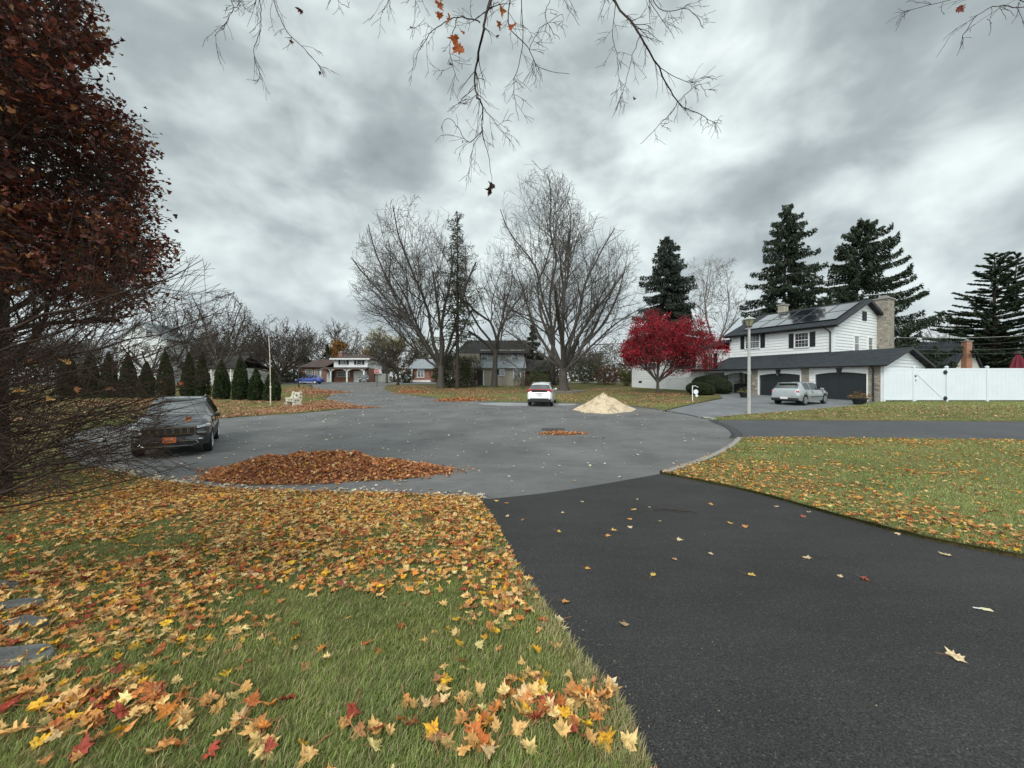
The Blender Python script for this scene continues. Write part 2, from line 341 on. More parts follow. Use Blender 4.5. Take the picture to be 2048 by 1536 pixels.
def m_lawn():
    t = NT('lawn'); t.set(Roughness=.95, Specular_IOR_Level=.15)
    a = t.noise(1.1, 6, .65); b = t.noise(26, 4, .7); c = t.noise(.28, 4, .6)
    gr = t.ramp(a, [(.3, (.07, .078, .026)), (.5, (.105, .108, .038)), (.7, (.165, .145, .065))])
    gr = t.mix(.8, gr, t.ramp(b, [(.3, (.45, .45, .45)), (.7, (1.5, 1.5, 1.4))]), 'MULTIPLY')
    lit = t.ramp(t.noise(9, 5, .8), [(.50, (0, 0, 0)), (.56, (1, 1, 1))]); pat = t.ramp(c, [(.40, (0, 0, 0)), (.58, (1, 1, 1))])
    gr = t.mix(t.math('MULTIPLY', t.math('MULTIPLY', lit, pat), .7), gr, t.ramp(t.noise(30, 2), [(.35, (.16, .075, .035)), (.65, (.36, .20, .11))]))
    t.col(gr); t.bump(b, .6, .03); return t.m
def m_asphalt(name, c, var, spk, streak=True, fine=160):
    t = NT(name); t.set(Roughness=.88, Specular_IOR_Level=.3)
    s = t.noise(fine, 3, .7); big = t.noise(.45, 5, .6); md = t.noise(2.5, 5, .65, sc3=(.5, 1.6, 1))
    col = t.ramp(big, [(.3, tuple(x*(1-var) for x in c)), (.7, tuple(x*(1+var) for x in c))])
    col = t.mix(.6, col, t.ramp(md, [(.3, (.78, .78, .78)), (.7, (1.18, 1.18, 1.18))]), 'MULTIPLY')
    col = t.mix(.85, col, t.ramp(s, [(.3, (1-spk,)*3), (.55, (1, 1, 1)), (.78, (1+spk*1.4,)*3)]), 'MULTIPLY')
    v = t.N.new('ShaderNodeTexVoronoi'); v.inputs['Scale'].default_value = fine*1.1; t.L.new(t.vec, v.inputs[0]); sp = t.N.new('ShaderNodeSeparateColor'); t.L.new(v.outputs['Color'], sp.inputs[0])
    col = t.mix(t.math('MULTIPLY', t.ramp(sp.outputs[0], [(.93, (0, 0, 0)), (.99, (1, 1, 1))]), .22), col, (.22, .22, .21))
    t.col(col); t.bump(t.math('ADD', s, v.outputs['Distance']), .55, .006); return t.m
M_street = m_asphalt('worn_asphalt', (.143, .142, .141), .26, .42, fine=70); M_drive = m_asphalt('fresh_asphalt', (.043, .0418, .041), .24, .95, fine=105)
M_lane = m_asphalt('mid_asphalt', (.078, .08, .085), .14, .35, fine=60); M_drive2 = m_asphalt('old_asphalt', (.17, .175, .18), .25, .35, fine=60)
GR = build_ground(); M_lawn = m_lawn()
tag(npmesh('lawn_ground', *GR[-1], M_lawn), 'grass covered ground with fallen leaves', kind='structure')
for i, (n, m_, lb) in enumerate([('driveway', M_drive, 'fresh black asphalt driveway in the foreground'), ('lane', M_lane, 'dark asphalt lane leading off to the right'), ('neighbour_driveway', M_drive2, 'grey asphalt drive in front of the garage'), ('street', M_street, 'worn grey asphalt street and turning circle')]):
    tag(npmesh(n, *GR[i], m_), lb, kind='structure')
def strip(name, line, w0, w1, h, mat, label, off=0., steps=1):
    """a band that follows a ground line: from w0 to w1 sideways, h proud of the ground"""
    n = len(line); V = []; Fc = []
    for i, (x, y) in enumerate(line):
        a = Vector(line[max(i-1, 0)]); b = Vector(line[min(i+1, n-1)]); d = (b-a).normalized(); nn = Vector((-d.y, d.x))
        for w_, hh in ((w0, -.05), (w0, h), (w1, h), (w1, -.05)):
            q = Vector((x, y))+nn*w_; V.append((q.x, q.y, float(zt(q.x, q.y))+hh))
    for i in range(n-1):
        for k in range(3): Fc.append((i*4+k, i*4+k+1, i*4+k+5, i*4+k+4))
    return tag(npmesh(name, np.array(V), np.array(Fc), mat), label, kind='structure')
strip('kerb', st_r1, 0.0, -.16, .075, M_concrete, 'pale concrete kerb along the right lawn edge')
strip('kerb', spline(g([(1428, 841), (1420, 838), (1408, 836)])), 0.05, -.2, .06, M_concrete, 'short pale kerb end between lane and drive')
M_tar = m_asphalt('tar', (.055, .056, .06), .2, .3, fine=60)
strip('tar_joint', rd_mouth, -.12, .28, .008, M_tar, 'dark tar joint across the lane mouth')
strip('tar_joint', nd_mouth[::1], -.06, .16, .008, M_tar, 'dark tar joint across the neighbour drive')
strip('kerb', st_r2[:-8], 0.0, -.12, .06, plain('dark_kerb', (.09, .085, .08), .9, var=.3), 'low dark kerb along the far lawn')
def patch(name, poly, mat, label, off=.006, kind='structure', n=14):
    P2 = np.array(poly); c = P2.mean(0); V = []; Fc = []; k = len(poly)
    for j in range(n+1):
        q = c+(P2-c)*(j/n); V.append(np.column_stack([q, zt(q[:, 0], q[:, 1])+off]))
    V = np.vstack(V)
    for j in range(n):
        for i in range(k): Fc.append((j*k+i, j*k+(i+1) % k, (j+1)*k+(i+1) % k, (j+1)*k+i))
    return tag(npmesh(name, V, np.array(Fc), mat), label, kind=kind)
M_conc2 = plain('pale_apron', (.27, .275, .28), .9, var=.3, scale=2.5)
patch('gutter_apron', spline(g([(1000, 805.3), (1060, 806.5), (1140, 807.5), (1150, 810), (1110, 811.5), (1010, 811.5), (955, 808), (1000, 805.3)]))[:-1], M_conc2, 'pale concrete gutter apron behind the white car')
# ================================================================ grass blades and leaves
PAL_L = 1.14*np.array([(.66, .36, .12), (.72, .44, .17), (.58, .26, .085), (.76, .40, .035), (.46, .14, .04), (.34, .06, .035), (.76, .53, .22), (.38, .18, .08), (.68, .25, .05), (.68, .47, .24)])
WT_L = np.array([.18, .16, .15, .10, .11, .06, .10, .09, .07, .05]); WT_L /= WT_L.sum()
PAL_P = 1.4*np.array([(.40, .15, .05), (.52, .23, .09), (.30, .10, .04), (.60, .28, .14), (.68, .38, .10), (.18, .06, .035), (.70, .46, .28)])
WT_P = np.array([.24, .24, .17, .14, .06, .1, .05]); WT_P /= WT_P.sum()
def maple(detail=True):
    """outline of a maple leaf in the unit circle"""
    if detail:
        pr = [(-90, .30), (-70, .42), (-48, .34), (-28, .60), (-10, .50), (3, .86), (14, .58), (27, .42), (38, .66), (47, .60), (60, .46), (72, .70), (80, .66), (90, 1.0)]
        pr = pr+[(180-a, r_) for a, r_ in pr[-2:0:-1]]
    else: pr = [(-90, .4), (-35, .6), (0, .9), (28, .4), (55, .75), (72, .45), (90, 1), (108, .45), (125, .75), (152, .4), (180, .9), (215, .6)]
    return np.array([(r_*math.cos(R(a)), r_*math.sin(R(a))) for a, r_ in pr])
def leaf_templates(detail):
    o = maple(detail); T = []
    base = o
    for k in range(14):
        o = base*(1 if k == 0 else rng.uniform(.8, 1.1, (len(base), 1)))*np.array([1 if k == 0 else rng.uniform(.8, 1.1), 1])
        cu = rng.uniform(-.3, 1.5); cv = rng.uniform(-.3, 1.2); tw = rng.uniform(-.9, .9)
        if k == 0: cu, cv, tw = .15, .1, .05
        p = np.vstack([[0, 0], o*.5, o]) if detail else np.vstack([[0, 0], o]); z = .38*cu*p[:, 0]**2+.32*cv*p[:, 1]**2+tw*p[:, 0]*p[:, 1]*.5
        q = np.column_stack([p[:, 0]*(1-.26*abs(cu)), p[:, 1]*(1-.15*abs(cv)), z]); q[:, 2] -= np.median(q[:, 2])
        q[1:, 2] += rng.normal(0, .07, len(q)-1); T.append(q)
    n = len(o)
    if detail:
        Fc = [(0, 1+i, 1+(i+1) % n, 0) for i in range(n)]; tri = np.array([(0, 1+i, 1+(i+1) % n) for i in range(n)]+[(1+i, 1+n+i, 1+(i+1) % n) for i in range(n)]+[(1+n+i, 1+n+(i+1) % n, 1+(i+1) % n) for i in range(n)])
    else: tri = np.array([(0, 1+i, 1+(i+1) % n) for i in range(n)])
    return T, tri
TH, TRIH = leaf_templates(True); TL, TRIL = leaf_templates(False)
def rotmats(n, tilt):
    a = rng.uniform(0, 2*PI, n); b = rng.uniform(0, 2*PI, n); t = np.abs(rng.normal(0, tilt, n))
    ca, sa = np.cos(a), np.sin(a); Rz = np.zeros((n, 3, 3)); Rz[:, 0, 0] = ca; Rz[:, 0, 1] = -sa; Rz[:, 1, 0] = sa; Rz[:, 1, 1] = ca; Rz[:, 2, 2] = 1
    k = np.column_stack([np.cos(b), np.sin(b), np.zeros(n)]); K = np.zeros((n, 3, 3)); K[:, 0, 2] = k[:, 1]; K[:, 1, 2] = -k[:, 0]; K[:, 2, 0] = -k[:, 1]; K[:, 2, 1] = k[:, 0]
    Rt = np.eye(3)+np.sin(t)[:, None, None]*K+(1-np.cos(t))[:, None, None]*(K@K); return Rt@Rz
def leaves_mesh(name, pos, size, detail, tilt, pal, wt, parent=None, mat=None, down=False):
    n = len(pos)
    T, tri = (TH, TRIH) if detail else (TL, TRIL); k = len(T[0]); Tm = np.array(T)[rng.integers(0, len(T), n)]
    Rm = rotmats(n, tilt); V = np.einsum('nij,nkj->nki', Rm, Tm)*np.asarray(size)[:, None, None]+pos[:, None, :]
    Fc = (tri[None]+(np.arange(n)*k)[:, None, None]).reshape(-1, 3)
    c = pal[rng.choice(len(pal), n, p=wt)]*rng.uniform(.7, 1.18, (n, 1)); c = np.clip(c, 0, .85); Cc = np.repeat(c, k, 0).reshape(n, k, 3).copy()
    Cc[:, -(k//2):] *= rng.uniform(.62, 1.12, (n, 1, 1)); Cc *= rng.uniform(.86, 1.1, (n, k, 1)); Cc[:, 0] *= .8
    return npmesh(name, V.reshape(-1, 3), Fc, mat or M_leaf, parent, Cc.reshape(-1, 3))
def to_px(x, y, z=None):
    z = zt(x, y) if z is None else z
    return 1024+F*x/y, HZ-F*(z-CZ)/y
def vnoise(x, y, s, seed=0):
    """cheap smooth value noise"""
    r2 = np.random.default_rng(seed); T = r2.random((64, 64)); x = np.asarray(x)*s+17.3; y = np.asarray(y)*s+5.1
    xi, yi = np.floor(x).astype(int), np.floor(y).astype(int); fx, fy = x-xi, y-yi; fx = fx*fx*(3-2*fx); fy = fy*fy*(3-2*fy)
    g_ = lambda a, b: T[a % 64, b % 64]
    return (g_(xi, yi)*(1-fx)+g_(xi+1, yi)*fx)*(1-fy)+(g_(xi, yi+1)*(1-fx)+g_(xi+1, yi+1)*fx)*fy
def blob(u, v, cu, cv, ru, rv): return np.exp(-((u-cu)/ru)**2-((v-cv)/rv)**2)
ALLR = [np.array(p) for _, p in REG]
def on_lawn(x, y):
    m = np.ones(len(x), bool)
    for _, p in REG: m &= ~inpoly(x, y, p)
    return m
def dens_left(x, y):
    u, v = to_px(x, y)
    n1 = vnoise(x, y, 1.6, 1)*.6+vnoise(x, y, 4.5, 2)*.4
    n2 = vnoise(u/90, v/22, 1.0, 3)
    d = .085+0*u
    band = sm(1205, 1165, v+.04*(u-500)+18*(n1-.5)*4)*sm(120, 420, u-(v-1000)*.2); d += band*(.28+1.3*np.clip(n1-.2, 0, 1))
    d += .95*sm(1100, 1050, v)*sm(330, 450, u)+.8*blob(u, v, 350, 990, 120, 16)
    d += .30*sm(950, 1000, v)*sm(1160, 1080, v)*(n1 > .5)
    d += 1.0*sm(.42, .6, n1)*sm(430, 300, u+.0*v)*sm(1120, 1170, v)*sm(1480, 1400, v+.25*u)
    d += 1.3*blob(u, v, 60, 1240, 260, 110)+.9*blob(u, v, 90, 1470, 200, 50)+.55*blob(u, v, 420, 1260, 130, 50)+.8*blob(u, v, 700, 1130, 260, 60)+.5*blob(u, v, 250, 1060, 200, 30)+.8*blob(u, v, 200, 1330, 160, 45)+.9*blob(u, v, 60, 1400, 190, 60)+.55*blob(u, v, 330, 1290, 60, 30)
    d += 1.0*blob(u, v, 1000, 1210, 55, 55)+.7*blob(u, v, 930, 1120, 60, 60)+.6*blob(u, v, 700, 1170, 120, 22)
    for (a, b, ra, rb) in [(850, 1430, 70, 30), (1150, 1455, 90, 45), (930, 1500, 40, 35), (1060, 1395, 40, 22), (560, 1522, 50, 20), (760, 1500, 25, 25), (290, 1420, 60, 30), (500, 1460, 50, 30), (1180, 1500, 40, 25)]:
        d += .95*blob(u, v, a, b, ra, rb)
    d -= .7*blob(u, v, 640, 1235, 150, 24)+.6*blob(u, v, 520, 1110, 120, 14)*(n2 > .4)+.5*blob(u, v, 180, 1110, 160, 10)+.35*blob(u, v, 80, 1140, 90, 10)
    d = d*np.clip(.25+2.6*(vnoise(x, y, 2.6, 14)*.55+vnoise(x, y, 7, 15)*.45-.27), .12, 1.6)
    return np.clip(d, .02, 1.15)
def dens_right(x, y):
    u, v = to_px(x, y); n1 = vnoise(x, y, 1.1, 5)*.6+vnoise(x, y, 3.1, 6)*.4
    edge = 948+(u-1320)*.247; d = .09+.55*sm(.46, .66, n1)
    d += .85*sm(58, 12, v-edge+0)*0+1.1*sm(85, 25, edge-v)*sm(.22, .42, n1+.15)
    d += .55*sm(1470, 1350, u)*sm(900, 930, v); d += .35*sm(896, 880, v)
    return np.clip(d, .02, 1.)
def scatter(x0, x1, y0, y1, per, fn, extra=None):
    n = int((x1-x0)*(y1-y0)*per); x = rng.uniform(x0, x1, n); y = rng.uniform(y0, y1, n)
    m = rng.random(n) < fn(x, y); x, y = x[m], y[m]; m = on_lawn(x, y); x, y = x[m], y[m]
    u, v = to_px(x, y); m = (u > -750) & (u < 2750) & (v < 2300); return x[m], y[m]
lx, ly = scatter(-12, .9, 1.0, 9.6, 500, dens_left); rx, ry = scatter(2.2, 26, 3.3, 14.6, 125, dens_right)
def depth_sort(x, y): i = np.argsort(y); return x[i], y[i]
_u, _v = to_px(lx, ly); _in = (_u > -20) & (_u < 2070) & (_v < 1545); _o = np.lexsort((ly, ~_in)); lx, ly = lx[_o], ly[_o]; rx, ry = depth_sort(rx, ry)
# the largest-looking leaves on the lawn are objects of their own
NB = 235
def leaf_obj(x, y, z, s, c, label, group, k=None, tilt=.25, rz=None, stem=True, flat=False):
    t = TH[0 if flat else int(rng.integers(0, len(TH)))] if k is None else TH[k]
    V = t*s; Fc = TRIH; cols = np.tile(np.array(c), (len(V), 1)); cols[-(len(V)//2):] *= rng.uniform(.8, 1.12)
    if stem:
        n = len(V); a = .32*s; b = 1.25*s*rng.uniform(.8, 1.1); w_ = .022*s+.0006; bend = rng.uniform(-.3, .3)*s
        V = np.vstack([V, [(-w_, -a, .02*s), (w_, -a, .02*s), (bend-w_, -b, .12*s), (bend+w_, -b, .12*s)]]); Fc = np.vstack([Fc, [(n, n+1, n+3), (n, n+3, n+2)]]); cols = np.vstack([cols, np.tile((.35, .14, .07), (4, 1))])
    o = npmesh('maple_leaf', V, Fc, M_leaf, None, cols); o.location = (x, y, z); o.rotation_euler = (rng.normal(0, tilt), rng.normal(0, tilt), rng.uniform(0, 2*PI) if rz is None else rz)
    return tag(o, label, 'leaf', group)
def cname(c):
    r_, g_, b = c
    if r_ < .34: return 'dark red brown'
    if g_/r_ < .4: return 'rust red'
    if b/r_ < .25 and g_/r_ > .45: return 'golden yellow'
    if g_/r_ > .62: return 'pale tan'
    return 'orange tan'
for i in range(NB):
    c = np.clip(PAL_L[rng.choice(len(PAL_L), p=WT_L)]*rng.uniform(.8, 1.15), 0, .85); x, y = lx[i], ly[i]; u, v = to_px(x, y)
    where = 'in the heap by the grey edging stones' if u < 420 and v > 1130 else 'beside the driveway edge' if u > 1000-(1536-v)*0 and v < 1420 else 'among clumped leaves on the near grass' if u > 1000 else 'lying on the near green lawn'
    leaf_obj(x, y, float(zt(x, y))+.045+rng.uniform(.012, .035), rng.uniform(.052, .084), c, '%s maple leaf %s' % (cname(c), where), '%s leaves %s' % (cname(c), where), tilt=.35)
x, y = lx[NB:], ly[NB:]; near = y < 8.5; n = near.sum()
h = np.where(vnoise(x, y, 1.6, 1) > .4, .05, .03)
pos = np.column_stack([x, y, zt(x, y)+.045+rng.uniform(.005, 1, len(x))*h]); sz = rng.uniform(.036, .068, len(x))
tag(leaves_mesh('fallen_leaves', pos, sz, True, .42, PAL_L, WT_L), 'carpet of tan, orange and yellow maple leaves on the left lawn', 'leaves', kind='stuff')
pos = np.column_stack([rx, ry, zt(rx, ry)+.05+rng.uniform(.0, .035, len(rx))])
tag(leaves_mesh('fallen_leaves', pos, rng.uniform(.045, .075, len(rx)), True, .38, PAL_L, WT_L), 'scattered tan and orange leaves on the right lawn', 'leaves', kind='stuff')
# leaves on the fresh driveway, one by one (photo column, row, colour, size)
Y_, T_, O_, R_ = (.72, .50, .12), (.74, .58, .36), (.66, .32, .10), (.45, .13, .08)
DL = [(1215, 1376, T_, .07), (1249, 1252, (.40, .27, .16), .036), (1129, 1207, O_, .042), (1174, 1140, O_, .04), (1306, 1154, Y_, .05), (1349, 1121, (.5, .26, .15), .036), (1502, 1153, Y_, .052), (1614, 1118, T_, .055), (1682, 1156, T_, .034), (1728, 1160, R_, .052),
      (1896, 1113, T_, .06), (1912, 1320, T_, .062), (1117, 1065, Y_, .05), (1215, 1074, O_, .046), (1226, 1063, Y_, .05), (1260, 1057, T_, .045), (1259, 1040, O_, .045), (1267, 1021, Y_, .055), (1358, 1082, T_, .05), (1422, 1110, T_, .034), (1460, 1048, Y_, .05), (1490, 1055, O_, .05),
      (1424, 1010, O_, .05), (1555, 1015, T_, .045), (1607, 1035, R_, .05), (1320, 1044, T_, .03), (1299, 1016, T_, .035), (1275, 1000, T_, .04), (1016, 1034, T_, .045), (1045, 1042, O_, .04), (1013, 1008, O_, .05), (993, 1003, Y_, .05), (1164, 1005, T_, .045), (1126, 1027, T_, .035),
      (1794, 1070, T_, .05), (1870, 1072, Y_, .09), (1618, 1026, T_, .04), (1738, 1040, T_, .045), (1120, 1248, T_, .07), (1118, 1263, T_, .06), (1142, 1302, T_, .045), (1185, 1375, T_, .035), (1060, 1160, O_, .04)]
MARKS = {(1215, 1376): 'large pale yellow maple leaf with long stem on the driveway edge', (1912, 1320): 'tan leaf lying alone at the right of the black driveway', (1728, 1160): 'red leaf curled on the middle of the black driveway', (1249, 1252): 'small brown star shaped leaf on the black driveway',
         (1129, 1207): 'orange leaf on the driveway near the lawn edge', (1896, 1113): 'pale leaf on the driveway below the right lawn', (1502, 1153): 'yellow leaf on the middle of the black driveway', (1614, 1118): 'pale curled leaf in the middle of the black driveway', (1306, 1154): 'yellow curled leaf on the centre left of the driveway',
         (1870, 1072): 'big pale yellow leaf at the driveway edge of the right lawn', (1607, 1035): 'small reddish leaf on the driveway near the right lawn edge', (1174, 1140): 'orange leaf lying flat on the left half of the driveway'}
for (u, v, c, s) in DL:
    x, y = G(u, v); lb = MARKS.get((u, v)) or '%s maple leaf lying on the black driveway' % cname(c)
    leaf_obj(x, y, float(zt(x, y))+.012, s*1.28, c, lb, None if (u, v) in MARKS else '%s leaves on the driveway' % cname(c), tilt=.1, flat=rng.random() < .5)
# small leaves and bits blown over the street
def street_leaves():
    n = 4600; y = rng.uniform(7, 60, n); x = rng.uniform(-26, 12, n)*np.clip(y/14, .8, 1.6)*.8
    u, v = to_px(x, y); m = inpoly(x, y, street) & (u > -20) & (u < 1500); d = .38+.5*(vnoise(x, y, .5, 9) > .5); m &= rng.random(n) < d
    m &= rng.random(n) < np.clip(1.25-x*.06, .35, 1.); x, y = x[m], y[m]
    e = []     # leaves drifted against the near kerb
    for k in range(500):
        q = st_near[rng.integers(8, len(st_near))]; e.append((q[0]+rng.normal(0, .12), q[1]+abs(rng.normal(0, .22))))
    e = np.array(e); x = np.concatenate([x, e[:, 0]]); y = np.concatenate([y, e[:, 1]])
    p = np.column_stack([x, y, zt(x, y)+.02])
    return leaves_mesh('blown_leaves', p, rng.uniform(.045, .085, len(x))*(1+np.maximum(0, y-18)*.02), True, .32, np.array([(.75, .64, .48), (.78, .66, .42), (.55, .34, .2), (.72, .64, .54)]), np.array([.35, .25, .15, .25]))
tag(street_leaves(), 'small pale leaves blown across the grey street', 'leaves', kind='stuff')
# leaves over the farther lawns
def far_leaves(poly_px, n, pal, wt, smin=.06, smax=.11, keep=None, clump=0.):
    P2 = np.array(g(poly_px)); x = rng.uniform(P2[:, 0].min(), P2[:, 0].max(), n*3); y = rng.uniform(P2[:, 1].min(), P2[:, 1].max(), n*3)
    m = inpoly(x, y, P2)
    if clump: m &= (vnoise(x, y, .35, 21)*.5+vnoise(x, y, 1.2, 22)*.5 > clump)
    x, y = x[m][:n], y[m][:n]; return np.column_stack([x, y, zt(x, y)+.055+rng.uniform(0, .05, len(x))]), rng.uniform(smin, smax, len(x))
pal_far = np.array([(.52, .26, .15), (.60, .34, .2), (.40, .17, .10), (.66, .42, .24), (.62, .3, .12)]); wf = np.array([.3, .25, .2, .15, .1])
A, S1 = far_leaves([(0, 862), (120, 848), (300, 842), (430, 836), (560, 827), (700, 813), (655, 803), (640, 795), (500, 795), (300, 798), (0, 805)], 9000, pal_far, wf, clump=.42)
B, S2 = far_leaves([(560, 829), (640, 823), (722, 814), (655, 800), (600, 812), (480, 826), (430, 838)], 2600, pal_far, wf, .07, .12)
C_, S3 = far_leaves([(560, 782), (600, 773), (640, 778), (672, 790), (648, 797), (600, 795)], 2200, pal_far, wf, .08, .14)
tag(leaves_mesh('fallen_leaves', np.vstack([A, B, C_]), np.concatenate([S1, S2, S3]), False, .4, pal_far, wf), 'orange leaves covering the lawn around the bench and evergreens', 'leaves', kind='stuff')
A, S1 = far_leaves([(775, 778), (860, 793), (985, 803), (1040, 803), (1040, 780), (900, 777), (800, 771)], 4200, pal_far, wf, .07, .12, clump=.36)
B, S2 = far_leaves([(1115, 803), (1260, 812), (1320, 820), (1400, 805), (1380, 790), (1250, 778), (1120, 780)], 3600, pal_far*.62, wf, .06, .1, clump=.44)
C_, S3 = far_leaves([(1425, 836), (1600, 824), (1720, 813), (2040, 812), (2040, 838), (1500, 838)], 900, pal_far, wf, .06, .1)
D_, S4 = far_leaves([(775, 779), (830, 790), (900, 800), (850, 793), (800, 781)], 1500, pal_far, wf, .08, .13)
tag(leaves_mesh('fallen_leaves', np.vstack([A, B, C_, D_]), np.concatenate([S1, S2, S3, S4]), False, .4, pal_far, wf), 'brown and orange leaves on the lawns before the houses', 'leaves', kind='stuff')
# grass blades
def blades(regions):
    Vs, Fs, Cs = [], [], []; off = 0
    for (x0, x1, y0, y1, per, hgt, wid) in regions:
        n = int((x1-x0)*(y1-y0)*per); x = rng.uniform(x0, x1, n); y = rng.uniform(y0, y1, n)
        u, v = to_px(x, y); m = (u > -650) & (u < 2650) & (v < 2000) & on_lawn(x, y); x, y, u, v = x[m], y[m], u[m], v[m]; n = len(x)
        t = vnoise(x, y, .9, 31)*.6+vnoise(x, y, 3, 32)*.4
        # dry fringe along the driveway
        dl = np.array(drv_l); ed = np.min(np.hypot(x[:, None]-dl[None, ::2, 0], y[:, None]-dl[None, ::2, 1]), 1); fr = np.clip(1-ed/.22, 0, 1)
        h = hgt*rng.uniform(.55, 1.15, n)*(1+.25*(t-.5)+.35*fr*rng.random(n)); a = rng.normal(.5, .8, n)+2*PI*(rng.random(n) < .25)*rng.random(n); le = rng.uniform(.25, 1.0, n)*h
        dx, dy = np.cos(a)*le, np.sin(a)*le; px, py = -np.sin(a)*wid/2, np.cos(a)*wid/2; b = zt(x, y)+.03
        V = np.zeros((n, 5, 3)); V[:, 0] = np.column_stack([x-px, y-py, b]); V[:, 1] = np.column_stack([x+px, y+py, b])
        V[:, 2] = np.column_stack([x-px*.8+dx*.35, y-py*.8+dy*.35, b+h*.6]); V[:, 3] = np.column_stack([x+px*.8+dx*.35, y+py*.8+dy*.35, b+h*.6]); V[:, 4] = np.column_stack([x+dx, y+dy, b+h*.92])
        c = np.where((rng.random(n) < .13+.75*fr+.35*np.clip(t-.55, 0, 1))[:, None], np.array([[.42, .36, .20]]), np.array([[.185, .245, .068]])*(1+.5*(t[:, None]-.5)))*rng.uniform(.55, 1.4, (n, 1))
        c += (np.array([[.035, .018, .0]])*vnoise(x, y, 2., 33)[:, None])
        Vs.append(V.reshape(-1, 3)); i = off+np.arange(n)*5
        Fs.append(np.vstack([np.column_stack([i, i+1, i+3]), np.column_stack([i, i+3, i+2]), np.column_stack([i+2, i+3, i+4])])); Cs.append(np.repeat(c, 5, 0)); off += n*5
    return tag(npmesh('grass', np.vstack(Vs), np.vstack(Fs), M_blade, None, np.vstack(Cs)), 'green lawn grass with straw coloured blades', 'grass', kind='stuff')
blades([(-3.4, 1.0, 1.1, 2.2, 17000, .05, .0032), (-5.4, 1.0, 2.2, 3.4, 9500, .05, .004), (-8.5, 1.0, 3.4, 5.2, 4200, .048, .006), (-16, 1.0, 5.2, 9.6, 1200, .045, .009), (3, 16, 3.2, 7.5, 2000, .05, .008), (3, 24, 7.5, 14.6, 900, .05, .012),
        (8, 40, 18, 27.4, 160, .06, .03), (-24, 10, 18, 40, 80, .06, .04)])

# crumbs of leaf and grit along the driveway edges
q = np.array(drv_l+drv_r); k = rng.integers(0, len(q), 420); s = np.where(k < len(drv_l), 1, -1); p = q[k]+np.column_stack([s*np.abs(rng.normal(0, .12, 420)), rng.normal(0, .25, 420)]); p = p[inpoly(p[:, 0], p[:, 1], driveway)]
n = 260; r2 = np.column_stack([rng.uniform(.5, 6, n), rng.uniform(1.6, 7.4, n)]); r2 = r2[inpoly(r2[:, 0], r2[:, 1], driveway)]; p = np.vstack([p, r2])
tag(leaves_mesh('leaf_crumbs', np.column_stack([p, zt(p[:, 0], p[:, 1])+.006]), rng.uniform(.003, .008, len(p)), False, .4, np.array([(.4, .3, .2), (.25, .18, .12), (.42, .4, .36)]), np.array([.4, .3, .3])), 'tiny leaf crumbs and grit on the black driveway', 'debris', kind='stuff')
# ================================================================ houses
FRONT = lambda y0: (lambda a, n, z: (a, y0-n, z))          # a wall that faces the viewer (-y): a runs along x, n outwards
RIGHT = lambda x0: (lambda a, n, z: (x0+n, a, z))          # a wall that faces +x: a runs along y
LEFT = lambda x0: (lambda a, n, z: (x0-n, a, z))
def mbox(mb, a0, a1, n0, n1, z0, z1, mp):
    vs = [mp(a, n, z) for z in (z0, z1) for a, n in ((a0, n0), (a1, n0), (a1, n1), (a0, n1))]
    return mb.add(vs, [(0, 3, 2, 1), (4, 5, 6, 7), (0, 1, 5, 4), (1, 2, 6, 5), (2, 3, 7, 6), (3, 0, 4, 7)])
def siding(mb, a0, a1, z0, z1, mp, step=.23, gable=None, holes=()):
    """lapped boards; gable = (apex_a, apex_z, left_eave_z, right_eave_z) trims them to a triangle; holes = openings left out"""
    z = z0
    while z < z1-.02:
        zb = min(z+step, z1)
        def lim(zq):
            if not gable: return a0, a1
            aa, az, el, er = gable
            l = a0 if zq <= el else a0+(aa-a0)*(zq-el)/(az-el); r = a1 if zq <= er else a1-(a1-aa)*(zq-er)/(az-er)
            return min(l, aa), max(r, aa)
        l0, r0 = lim(z); l1, r1 = lim(zb-.001)
        segs = [(l0, r0, l1, r1)]
        for (h0, h1, hz0, hz1) in holes:
            if hz0 < zb-.03 and hz1 > z+.03:
                new = []
                for (p, q, p1, q1) in segs:
                    if p < h0 < q: new.append((p, h0, p1, h0)); 
                    if p < h1 < q: new.append((h1, q, h1, q1))
                    if not (p < h0 < q or p < h1 < q): new.append((p, q, p1, q1))
                segs = new
        for (p, q, p1, q1) in segs:
            if q-p < .02: continue
            vs = [mp(p, .05, z), mp(q, .05, z), mp(q1, .006, zb), mp(p1, .006, zb), mp(p, -.02, z), mp(q, -.02, z)]
            mb.add(vs, [(0, 1, 2, 3), (4, 5, 1, 0)])
        z += step
